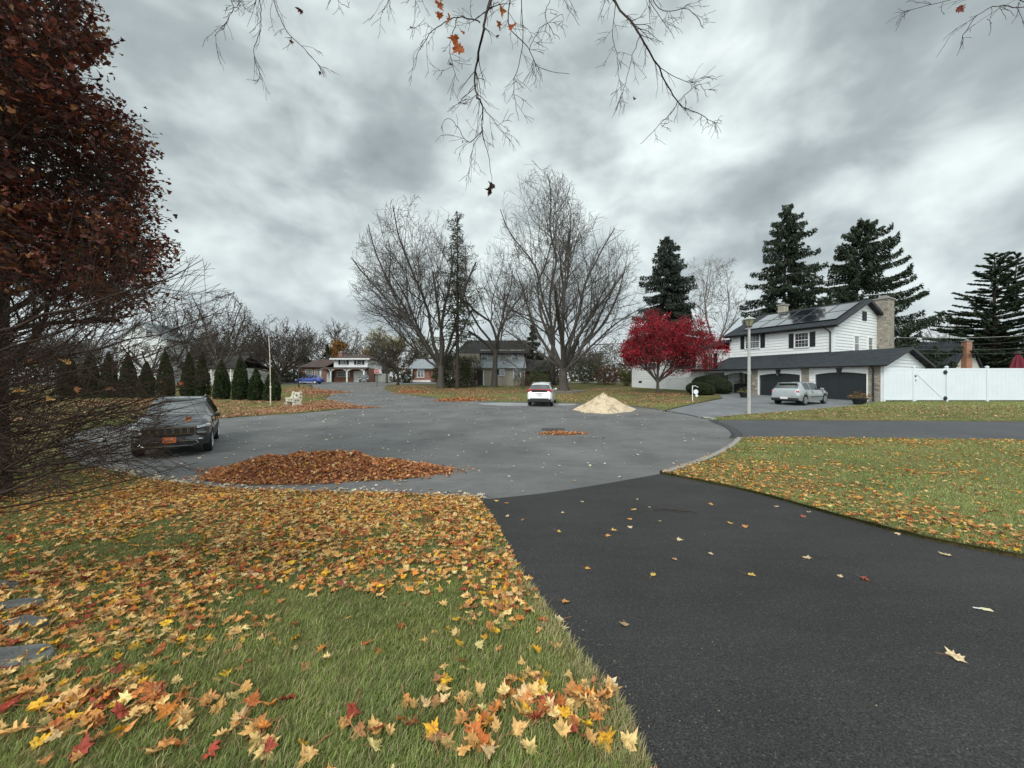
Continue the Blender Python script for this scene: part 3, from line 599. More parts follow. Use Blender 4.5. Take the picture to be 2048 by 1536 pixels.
def window(par, c, z0, w_, h_, mp, nx=0, ny=0, sash=True, shutters=0, glassm=None, fw=.07, name='window'):
    """frame with sill > pane and glazing bars; shutters are parts of the house"""
    m = MB(); d = .06; mp0 = mp; mp = lambda a, n, z: mp0(a, n+.05, z)
    mbox(m, c-w_/2-fw, c+w_/2+fw, -.05, -.002, z0-fw, z0+h_+fw, mp)
    mbox(m, c-w_/2-fw, c+w_/2+fw, .0, d, z0+h_, z0+h_+fw, mp); mbox(m, c-w_/2-fw, c+w_/2+fw, .0, d+.03, z0-fw, z0, mp)
    mbox(m, c-w_/2-fw, c-w_/2, .0, d, z0, z0+h_, mp); mbox(m, c+w_/2, c+w_/2+fw, .0, d, z0, z0+h_, mp)
    f = m.build(name, M_trim, par)
    MB_ = MB(); mbox(MB_, c-w_/2+.002, c+w_/2-.002, .004, .015, z0+.002, z0+h_-.002, mp); MB_.build('pane', glassm or M_glass, f)
    b = MB(); t = .014
    if sash: mbox(b, c-w_/2, c+w_/2, .018, .04, z0+h_/2-.025, z0+h_/2+.025, mp)
    for i in range(1, nx): mbox(b, c-w_/2+w_*i/nx-t/2, c-w_/2+w_*i/nx+t/2, .017, .027, z0, z0+h_, mp)
    for i in range(1, ny): mbox(b, c-w_/2, c+w_/2, .017, .028, z0+h_*i/ny-t/2, z0+h_*i/ny+t/2, mp)
    if b.v: b.build('glazing_bar', M_trim, f)
    for s in ((-1, 1) if shutters else ()):
        q = MB(); a = c+s*(w_/2+fw+.02+shutters/2); mbox(q, a-shutters/2, a+shutters/2, -.02, .03, z0-.04, z0+h_+.04, mp)
        for k in range(14): zz = z0+(k+.5)*h_/14; mbox(q, a-shutters/2+.05, a+shutters/2-.05, .03, .045, zz-.02, zz+.02, mp)
        q.build('shutter', M_black, par)
    return f
def gutter(par, p0, p1, mat=None):
    m = MB(); p0, p1 = Vector(p0), Vector(p1); m.tube([p0, p1], .065, 8); return m.build('gutter', mat or M_black, par)
# ---- white split-level house on the right
ZH = .2
hr = empty('white_house', (HO.x, HO.y, ZH), -HT, 'white two storey split level house with solar roof panels and double black garage doors', 'house')
def hx(u, s=0.):
    k = (u-1024)/F; return (k*(HO.y+s*EY.y)-HO.x-s*EY.x)/(EX.x-k*EX.y)
def hyd(x, s): return HO.y+x*EX.y+s*EY.y
def hz(u, v, s=0.): return CZ+(HZ-v)/F*hyd(hx(u, s), s)-ZH
GZ = 2.72     # gutter height
pl, dl0, dl1, p20, p21, dr0, dr1 = [hx(u) for u in (1503, 1518, 1600, 1601, 1618, 1630, 1733)]
fr = FRONT(0)
for a, b in ((pl, dl0-.12), (p20+.0, p21), (dr1+.10, 0)): m = MB(); mbox(m, a, b, -.3, .0, -.6, GZ-.1, fr); m.build('stone_pier', M_stone, hr)
m = MB(); mbox(m, pl, 0, -.28, -.05, 2.22, GZ-.05, fr); siding(m, pl+.02, 0-.02, 2.2, GZ-.05, lambda a, n, z: (a, .05-n, z), .2); siding(m, p21, dr0-.1, -.1, 2.25, lambda a, n, z: (a, .05-n, z)); m.build('garage_wall', M_white, hr)
for (a, b) in ((dl0, dl1), (dr0, dr1)):
    w_ = b-a; d = MB(); mbox(d, a, b, -.22, -.16, -.25, 2.16, fr)
    for k in range(4):
        z0 = -.0+k*.54
        for j in range(4): mbox(d, a+w_*(j+.07)/4, a+w_*(j+.93)/4, -.16, -.145, z0+.05, z0+.49, fr)
    d.build('garage_door', M_door, hr)
    t = MB(); mbox(t, a-.1, a, -.2, .02, -.25, 2.1, fr); mbox(t, b, b+.09, -.2, .02, -.25, 2.1, fr)
    n = 14; top = 2.42           # shallow arched lintel
    arc = [(a-.1+(w_+.19)*i/n, 2.02+.17*math.sin(PI*i/n)) for i in range(n+1)]
    t.prism(arc+[(b+.09, top), (a-.1, top)], -.14, .03, fr); t.build('door_surround', M_trim, hr)
    k = MB(); c = (a+b)/2; k.prism([(c-.11, 2.12), (c+.11, 2.12), (c+.2, 2.5), (c-.2, 2.5)], .03, .11, fr); k.build('keystone', M_black, hr)
m = MB(); c = (dl0+dl1)/2; m.lathe([(.02, 0), (.06, .03), (.07, .1), (.03, .16)], 10, (c, -.2, 2.0)); m.build('flood_lamp', M_chrome, hr)
# side and rear walls of the garage wing, with the little gable
mi = MB(); rt = RIGHT(0); siding(mi, 0, 8.2, -.4, GZ+1.28, rt, .25, gable=(4.1, GZ+1.28, GZ, GZ)); mi.box(pl+.1, -.03, .32, 8.1, -.5, GZ-.1); mi.build('garage_gable', M_white, hr)
m = MB(); rz_ = GZ+1.34
m.slab([(-15.2, -.45, GZ-.05), (.45, -.45, GZ-.05), (.45, 4.1, rz_), (-15.2, 4.1, rz_)], .13); m.slab([(-4.3, 4.1, rz_), (.45, 4.1, rz_), (.45, 8.6, GZ-.05), (-4.3, 8.6, GZ-.05)], .13)
m.build('garage_roof', M_shingle, hr)
gutter(hr, (-15.2, -.5, GZ-.1), (.5, -.5, GZ-.1))
m = MB(); m.prism([(-.5, GZ-.17), (-.5, GZ+.0), (4.1, rz_+.02), (8.7, GZ), (8.7, GZ-.17), (4.1, rz_-.16)], .44, .49, rt); m.build('rake_board', M_black, hr)
m = MB(); m.tube([(hx(1748), -.5, GZ-.1), (hx(1748), -.14, GZ-.4), (hx(1748), -.12, -.1)], .05, 8); m.build('downpipe', M_black, hr)
# upper storey
ux1, ux0, uy0, uy1, ue, ua = -4.45, -13.7, 4.1, 15.9, 6.5, 9.0; uz0 = 3.2
fu = FRONT(uy0); ru = RIGHT(ux1)
m = MB(); m.box(ux0+.03, ux1-.03, uy0+.03, uy1, uz0, ue); siding(m, ux0, ux1, uz0+.35, ue-.05, fu, .27); siding(m, uy0, uy1, uz0+.3, ua-.1, ru, .27, gable=((uy0+uy1)/2, ua-.05, ue, ue)); 
mbox(m, ux0, ux1, .0, .045, uz0+.2, uz0+.42, fu); m.build('upper_wall', M_white, hr)
m = MB(); ym = (uy0+uy1)/2; rr = ua+.12
for (ya, yb) in ((uy0-.55, ym), (uy1+.5, ym)): m.slab([(ux0-.4, ya, ue-.12), (ux1+.45, ya, ue-.12), (ux1+.45, yb, rr), (ux0-.4, yb, rr)], .2)
m.build('roof', M_shingle, hr)
m = MB(); m.prism([(uy0-.6, ue-.34), (uy0-.6, ue-.1), (ym, rr+.02), (uy1+.55, ue-.1), (uy1+.55, ue-.34), (ym, rr-.26)], .44, .5, ru); m.build('rake_board', M_black, hr)
gutter(hr, (ux0-.4, uy0-.62, ue-.2), (ux1+.5, uy0-.62, ue-.2))
m = MB(); m.box(ux0-.4, ux1+.45, uy0-.55, uy0+.02, ue-.33, ue-.3); m.build('soffit', M_black, hr)
m = MB(); m.tube([(ux1-.6, uy0-.6, ue-.25), (ux1-.22, uy0-.1, ue-.7), (ux1-.22, uy0-.08, uz0+.5)], .055, 8); m.build('downpipe', M_black, hr)
for (u0, u1, v0, v1, nx, ny) in ((1500-8, 1519, 668, 695, 4, 6), (1591, 1617, 663, 692, 4, 4)):
    a0, a1 = hx(u0, uy0), hx(u1, uy0); z1 = hz(u1, v0, uy0)-.1; z0 = z1-1.25
    window(hr, (a0+a1)/2, z0, a1-a0, 1.25, fu, nx, ny, shutters=.42, fw=.1)
def hside(u, x0=ux1):   # local y on the side wall for a photo column
    k = (u-1024)/F; return (k*(HO.y+x0*EX.y)-HO.x-x0*EX.x)/(EY.x-k*EY.y)
for (u0, u1) in ((1706, 1716), (1734, 1743)): a0, a1 = hside(u0), hside(u1); window(hr, (a0+a1)/2, 4.25, a1-a0-.1, 1.35, ru, 0, 0, glassm=M_curt, fw=.09)
m = MB(); a0, a1 = hside(1723), hside(1731); mbox(m, a0, a1, .03, .09, ue+.65, ue+1.5, ru)
for k in range(9): mbox(m, a0+.05, a1-.05, .09, .11, ue+.7+k*.085, ue+.74+k*.085, ru)
m.build('louvred_vent', M_black, hr)
m = MB(); m.box(ux1+.0, ux1+.06, uy0-.06, uy0+.14, uz0+.3, ue-.15); m.box(ux1-.14, ux1+.0, uy0-.06, uy0-.0, uz0+.3, ue-.15); m.box(-.02, .06, -.02, .12, -.4, GZ-.1); m.build('corner_board', M_trim, hr)
# solar panels: two rows on the front slope
M_sol = plain('solar_glass', (.012, .016, .028), .08, .0, coat=1., spec=.9, var=.1); 
sl_ = (rr-(ue-.12))/(ym-uy0+.55)
for r_ in range(2):
    for k in range(5):
        x0 = ux0+1.15+k*1.62; y0 = uy0+.5+r_*2.3; zf = lambda y: ue-.12+(y-uy0+.55)*sl_+.12
        m = MB(); m.slab([(x0, y0, zf(y0)), (x0+1.59, y0, zf(y0)), (x0+1.59, y0+2.26, zf(y0+2.26)), (x0, y0+2.26, zf(y0+2.26))], .045); pn = m.build('solar_panel', M_sol, hr)
        m = MB()
        for (xa, xb, ya, yb) in ((x0, x0+1.59, y0, y0+.04), (x0, x0+1.59, y0+2.22, y0+2.26), (x0, x0+.04, y0+.04, y0+2.22), (x0+1.55, x0+1.59, y0+.04, y0+2.22)): m.slab([(xa, ya, zf(ya)+.012), (xb, ya, zf(ya)+.012), (xb, yb, zf(yb)+.012), (xa, yb, zf(yb)+.012)], .01)
        m.build('panel_frame', M_iron, pn)
# chimneys
def chim(par, x0, x1, y0, y1, z0, z1, mat, cap=True, name='chimney'):
    m = MB(); rows = 9; pr = []
    m.box(x0, x1, y0, y1, z0, z1); c = m.build(name, mat, par, bevel=.03)
    if cap: k = MB(); k.box(x0-.08, x1+.08, y0-.08, y1+.08, z1, z1+.13); k.box(x0+.25, x1-.25, y0+.25, y1-.25, z1+.13, z1+.38); k.build('chimney_cap', M_concrete, c)
    return c
chim(hr, ux1-.2, ux1+.85, 12.5, 13.9, 0, 9.35, M_stone); chim(hr, ux0+1.6, ux0+2.3, 10.2, 11, 8, 9.9, M_stone2)
# entrance porch left of the garages
m = MB(); siding(m, -12.6, pl-2.4, -.2, 2.6, FRONT(2.2)); m.box(-12.6, pl-2.4, 2.22, 2.6, -.3, 2.6); m.build('entry_wall', M_white, hr)
m = MB(); m.box(pl-2.4, pl-.02, 3.0, 3.3, -.3, 2.6); m.box(pl-.25, pl-.01, .3, 3.0, -.3, 2.6); m.build('porch_wall', M_stone, hr)
n = 12; a, b = pl-2.6, pl; m = MB(); m.prism([(a+(b-a)*i/n, 2.1+.25*math.sin(PI*i/n)) for i in range(n+1)]+[(b, 2.6), (a, 2.6)], -.25, .0, FRONT(0)); m.build('porch_arch', M_white, hr)
m = MB(); m.box(-14.0, pl, 0, .25, 2.38, 2.6); m.build('porch_beam', M_white, hr)
# left wing behind the red maple: a raised single storey
lx0, lx1 = hx(1264), -13.75; wz0, wz1 = 1.0, 4.9; fl = FRONT(0)
m = MB(); m.box(lx0+.02, lx1-.02, .02, 8, wz0, wz1); siding(m, lx0, lx1, wz0+.9, wz1, fl, .24); siding(m, 0, 8, wz0+.9, wz1, LEFT(lx0), .24); m.box(lx0-.02, lx1, -.02, 0.01, wz0-.5, wz0+.88); m.build('wing_wall', M_white, hr)
m = MB()
for (ya, yb) in ((-.5, 4), (8.5, 4)): m.slab([(lx0-.4, ya, wz1-.1), (lx1+.3, ya, wz1-.1), (lx1+.3, yb, wz1+1.1), (lx0-.4, yb, wz1+1.1)], .16)
m.build('wing_roof', M_shingle, hr); gutter(hr, (lx0-.4, -.55, wz1-.18), (lx1+.35, -.55, wz1-.18))
for (u0, u1, z0, h_) in ((1297, 1313, 2.9, 1.7), (1371, 1384, 3.0, 1.4), (1418, 1426, 2.6, 1.7)): a0, a1 = hx(u0), hx(u1); window(hr, (a0+a1)/2, z0, a1-a0, h_, fl, 2, 4, shutters=.4)
m = MB(); mbox(m, hx(1278), hx(1284), -.01, .06, 1.35, 1.6, fl); m.build('vent_grille', M_black, hr)
M_panelw = M_trim
# ---- helper for the smaller houses
def houseroot(name, u, v, d, label, rz=0):
    x = (u-1024)/F*d; z = CZ+(HZ-v)/F*d; return empty(name, (x, d, z), rz, label, 'house')
# ---- far brick and white house at the end of the street
D = 79.; s_ = D/F; fh = houseroot('far_house', 700, 765, D, 'far brick house with white upper storey, hipped brown roof and arched porch')
X = lambda u: (u-700)*s_; Z = lambda v: (765-v)*s_
m = MB(); m.box(X(667), X(735), 0.2, 9, Z(736), Z(718)); siding(m, X(667), X(735), Z(736), Z(718), FRONT(.2), .22); m.build('upper_wall', M_white, fh)
m = MB(); x0, x1, y0, y1 = X(661), X(742), -.5, 9.6; rx0, rx1, zr, ze = X(690), X(712), Z(706), Z(717)
m.slab([(x0, y0, ze), (x1, y0, ze), (rx1, 4.5, zr), (rx0, 4.5, zr)], .15); m.slab([(x1, y0, ze), (x1, y1, ze), (rx1, 4.5, zr)], .15); m.slab([(x0, y1, ze), (x0, y0, ze), (rx0, 4.5, zr)], .15); m.slab([(x1, y1, ze), (x0, y1, ze), (rx0, 4.5, zr), (rx1, 4.5, zr)], .15); m.build('roof', M_shingle_b, fh)
m = MB(); m.box(x0, x1, y0-.08, y0, ze-.25, ze+.02); m.build('fascia', M_trim, fh)
for c in (686.5, 718): window(fh, X(c), Z(729), X(10)-X(0), (729-720.5)*s_, FRONT(.2), 4, 2, sash=False, shutters=.45)
m = MB(); m.slab([(X(648), -2.2, Z(738.5)), (X(738), -2.2, Z(738.5)), (X(738), .2, Z(734.5)), (X(648), .2, Z(734.5))], .14); m.build('porch_roof', M_shingle_b, fh)
m = MB()
for (a, b) in ((650, 671), (671, 703), (703, 736)):
    aa, bb = X(a), X(b); n = 10; m.prism([(aa+(bb-aa)*i/n, Z(743)+.42*math.sin(PI*i/n)) for i in range(n+1)]+[(bb, Z(739)), (aa, Z(739))], 2.0, 2.15, FRONT(0))
m.build('porch_arch', M_trim, fh)
for u in (651, 671, 702.5, 735.5): m = MB(); m.box(X(u)-.13, X(u)+.13, -2.15, -1.9, -.3, Z(740)); m.build('porch_post', M_trim, fh)
m = MB(); m.box(X(649), X(736), .25, 6, -.3, Z(737)); m.box(X(597), X(649), 1.0, 8, -.3, Z(734)); m.build('brick_wall', M_brick, fh)
m = MB(); m.box(X(653), X(663), .12, .22, -.1, Z(744)); m.build('front_door', M_trim, fh); m = MB(); m.box(X(664), X(667), .12, .2, -.1, Z(744)); m.build('dark_door', M_black, fh)
m = MB(); m.box(X(707), X(733), .1, .22, -.1, Z(742))
for k in range(4): m.box(X(707), X(733), .08, .1, .1+k*.55, .12+k*.55)
m.build('garage_door', M_trim, fh)
window(fh, X(686), Z(753), X(14)-X(-10), 1.0, FRONT(.25), 7, 2, sash=False, glassm=M_curt)
for c in (613, 632): window(fh, X(c), Z(750), X(13)-X(0), 1.15, FRONT(1.0), 4, 3, sash=False, glassm=M_curt)
m = MB(); a, b = X(594), X(664); m.slab([(a, .3, Z(734)), (X(648), .3, Z(734)), (X(660), 4.5, Z(716)), (X(612), 4.5, Z(716))], .15); m.slab([(a, 8.5, Z(734)), (X(650), 8.5, Z(734)), (X(660), 4.5, Z(716)), (X(612), 4.5, Z(716))], .15); m.slab([(a, 8.5, Z(734)), (a, .3, Z(734)), (X(612), 4.5, Z(716))], .15); m.build('wing_roof', M_shingle_b, fh)
chim(fh, X(660), X(667), 4, 5.2, 2, Z(702), M_brick)
m = MB(); m.box(X(737), X(751), 4, 9, -.3, Z(746)); m.slab([(X(736), 3.6, Z(746)), (X(752), 3.6, Z(746)), (X(742), 6, Z(735)), (X(736), 6, Z(735))], .15); m.build('side_shed', M_white, fh)
# ---- house behind the bare trees in the centre
D = 59.; s_ = D/F; ch = houseroot('middle_house', 1000, 768, D, 'tan brick house with dark roof half hidden behind the bare trees'); X = lambda u: (u-1000)*s_; Z = lambda v: (768-v)*s_
m = MB(); m.box(X(957), X(1050), 0, 8, -.5, Z(733)); m.build('lower_wall', M_brick_t, ch)
m = MB(); m.box(X(958), X(1050), 2.9, 9, Z(735), Z(696)); siding(m, X(958), X(1050), Z(730), Z(700), FRONT(2.9), .24); m.build('upper_wall', plain('grey_siding', (.42, .43, .42), .8, var=.1), ch)
m = MB(); m.slab([(X(950), -.5, Z(736)), (X(1052), -.5, Z(736)), (X(1052), 2.9, Z(716)), (X(950), 2.9, Z(716))], .14); m.build('pent_roof', M_shingle_l, ch)
m = MB(); m.slab([(X(905), 2.2, Z(704)), (X(1062), 2.2, Z(704)), (X(1056), 6, Z(672)), (X(925), 6, Z(672))], .2); m.slab([(X(905), 10, Z(704)), (X(1062), 10, Z(704)), (X(1056), 6, Z(672)), (X(925), 6, Z(672))], .2); m.build('roof', M_shingle_d, ch)
m = MB(); m.box(X(905), X(957), 1, 8, -.5, Z(706)); m.build('left_wall', M_brick_t, ch)
m = MB(); m.slab([(X(1046), 1, Z(742)), (X(1112), 1, Z(742)), (X(1105), 6, Z(716)), (X(1046), 6, Z(716))], .15); m.build('wing_roof', M_shingle_d, ch); m = MB(); m.box(X(1050), X(1108), 1.6, 8, -.5, Z(742)); m.build('wing_wall', M_brick, ch)
window(ch, X(1001), Z(751), X(15)-X(0), 1.0, FRONT(0), 2, 0, sash=False); window(ch, X(1034), Z(756), X(13)-X(0), 1.5, FRONT(0), 2, 0, sash=False); window(ch, X(966), Z(719), X(12)-X(0), 1.2, FRONT(2.9), 3, 2); window(ch, X(1030), Z(719), X(12)-X(0), 1.2, FRONT(2.9), 3, 2)
m = MB(); m.box(X(955), X(966), -.06, .02, -.2, Z(741)); m.build('front_door', M_black, ch); m = MB(); m.box(X(966), X(968.5), -.08, .02, -.2, Z(740)); m.build('door_post', M_trim, ch)
# ---- brick house with a white bay window, left of the centre trees
D = 74.; s_ = D/F; bh = houseroot('bay_window_house', 835, 763, D, 'brick house with white bay window seen between the tree trunks'); X = lambda u: (u-835)*s_; Z = lambda v: (763-v)*s_
m = MB(); m.box(X(822), X(868), 0, 8, -.3, Z(736)); m.build('brick_wall', M_brick, bh)
m = MB(); m.slab([(X(816), -.6, Z(737)), (X(876), -.6, Z(737)), (X(870), 4, Z(716)), (X(822), 4, Z(716))], .15); m.slab([(X(816), 8.6, Z(737)), (X(876), 8.6, Z(737)), (X(870), 4, Z(716)), (X(822), 4, Z(716))], .15); m.build('roof', M_shingle_l, bh)
for c in (838, 845): window(bh, X(c), Z(754), X(5)-X(0), 1.5, FRONT(0), 2, 3, sash=False, fw=.12)
m = MB(); m.box(X(824), X(826), -.5, -.2, -.2, Z(737)); m.box(X(822), X(862), -.5, 0, -.3, .25); m.build('porch_post', M_trim, bh)
# ---- dark-roofed house with a brick chimney beyond the white fence
D = 55.; s_ = D/F; rh = houseroot('dark_roof_house', 1880, 760, D, 'house with steep dark roof and orange brick chimney beyond the white fence'); X = lambda u: (u-1880)*s_; Z = lambda v: (760-v)*s_
ax, az = X(1937), Z(684); e0, e1, ez = X(1906), X(1962), Z(737); M_cream = plain('cream_siding', (.55, .54, .48), .7, var=.08)
m = MB(); siding(m, e0, e1, -.3, az, FRONT(0), .25, gable=(ax, az, ez, ez)); m.box(e0, e1, .03, 9, -.3, ez); m.build('gable_wall', M_cream, rh)
m = MB(); dx, dy = 3.6, 9.5       # the roof runs back and to the left
m.slab([(X(1836), 1.5, ez-.1), (e0-.1, -.35, ez-.1), (ax, -.35, az+.12), (X(1862), 1.5, az+.12)], .2); m.slab([(e1+.25, -.35, ez-.5), (e1+.25, 6, ez-.5), (ax, 6, az+.1), (ax, -.35, az+.12)], .2); m.build('roof', M_shingle, rh)
m = MB(); m.box(X(1840), e0, 1.8, 8, -.3, ez); m.build('side_wall', M_cream, rh)
chim(rh, X(1921), X(1932), -.75, -.02, -.3, Z(684), M_brick_o); window(rh, X(1944), Z(717), .55, 1.1, FRONT(0), 0, 0)
# ---- houses beyond the evergreens on the left
D = 60.; s_ = D/F; wh = houseroot('gabled_house', 250, 775, D, 'white gabled house seen through the bare twigs on the left'); X = lambda u: (u-250)*s_; Z = lambda v: (775-v)*s_
m = MB(); ax, az, e0, e1, ez = X(285), Z(646), X(236), X(334), Z(676); siding(m, e0, e1, -.4, az, FRONT(0), .25, gable=(ax, az, ez, ez)); m.box(e0+.05, e1-.05, .05, 4.4, -.4, ez-.3); m.build('gable_wall', M_white, wh)
m = MB(); m.slab([(e0-.4, -.4, ez-.2), (e0-.4, 4.5, ez-.2), (ax, 4.5, az+.15), (ax, -.4, az+.15)], .2); m.slab([(e1+.4, -.4, ez-.2), (e1+.4, 4.5, ez-.2), (ax, 4.5, az+.15), (ax, -.4, az+.15)], .2); m.build('roof', M_shingle_l, wh)
for (u, v) in ((300, 676), (262, 745), (312, 745)): window(wh, X(u), Z(v), .95, 1.3, FRONT(0), 2, 2)
D = 60.; s_ = D/F; ph = houseroot('porch_house', 425, 770, D, 'dark roofed house with small white porch behind the evergreens'); X = lambda u: (u-425)*s_; Z = lambda v: (770-v)*s_
m = MB(); m.box(X(372), X(470), 0, 8, -.3, Z(735)); m.build('wall', M_cream, ph)
m = MB(); m.slab([(X(366), -.6, Z(736)), (X(476), -.6, Z(736)), (X(466), 4, Z(708)), (X(380), 4, Z(708))], .2); m.slab([(X(366), 8.6, Z(736)), (X(476), 8.6, Z(736)), (X(466), 4, Z(708)), (X(380), 4, Z(708))], .2); m.build('roof', M_shingle_d, ph)
for u in (427, 440, 453, 466): m = MB(); m.box(X(u)-.08, X(u)+.08, -.5, -.34, -.2, Z(738)); m.build('porch_post', M_trim, ph)
for u in (400, 446): window(ph, X(u), Z(752), 1.4, 1.2, FRONT(0), 3, 2)
# ================================================================ white vinyl fence: posts, panels and gate
FY = 27.25; fxz = .17
def fz_(x): return float(zt(x, FY))+.0
px = [26.35]+[(u-1024)/F*FY for u in (1827, 1893, 1974)]; px += [px[-1]+(k+1)*2.9 for k in range(5)]
fn = empty('vinyl_fence', (px[0], FY, fz_(px[0])), 0, 'tall white vinyl privacy fence running right from the garage', 'fence'); zb = fz_(px[0])
top = CZ+30.5/F*FY-zb
for i, x in enumerate(px):
    m = MB(); m.box(-.065, .065, -.065, .065, -.15, top+.02); m.box(-.085, .085, -.085, .085, top+.02, top+.05); m.add([(-.08, -.08, top+.05), (.08, -.08, top+.05), (.08, .08, top+.05), (-.08, .08, top+.05), (0, 0, top+.11)], [(0, 1, 4), (1, 2, 4), (2, 3, 4), (3, 0, 4)])
    o = m.build('fence_post', M_vinyl, fn); o.location.x = x-px[0]
def panel(par, a, b, z0, z1, name):
    m = MB(); m.box(a, b, -.022, .022, z1-.14, z1); m.box(a, b, -.022, .022, z0, z0+.14); n = max(2, int((b-a)/.28))
    for k in range(n): m.box(a+(b-a)*k/n+.004, a+(b-a)*(k+1)/n-.004, -.011, .011, z0+.14, z1-.14)
    m.box(a, b, -.004, .004, z0+.14, z1-.14); return m.build(name, M_vinyl, par)
for i in range(len(px)-1):
    if i == 1: continue
    panel(fn, px[i]-px[0]+.066, px[i+1]-px[0]-.066, .14, top-.07, 'fence_panel')
gt = empty('fence_gate', (px[1], FY, zb), 0, 'white vinyl gate with diagonal brace and black hinges in the fence', 'gate'); a, b = .09, px[2]-px[1]-.09
panel(gt, a, b, .14, top-.1, 'gate_panel'); m = MB(); m.box(a, a+.11, -.03, .03, .1, top-.06); m.box(b-.11, b, -.03, .03, .1, top-.06); m.build('gate_stile', M_vinyl, gt)
m = MB(); m.prism([(a+.1, top-.48), (a+.1, top-.22), (b-.1, .40), (b-.1, .14)], .0225, .034, FRONT(0)); m.build('gate_brace', M_vinyl, gt)
for z in (.27, top-.36): m = MB(); m.lathe([(.0, 0), (.10, .0), (.16, .015), (.16, .03), (.0, .04)], 12, (b-.02, -.07, z), 'y'); m.box(b-.16, b+.16, -.05, -.035, z-.03, z+.03); m.build('hinge', M_black, gt)
m = MB(); m.lathe([(.05, 0), (.07, .02), (.05, .05)], 10, (a-.02, -.1, top-.62), 'y'); m.box(a-.05, a+.05, -.06, -.03, top-1.0, top-.86); m.build('latch', M_black, gt)
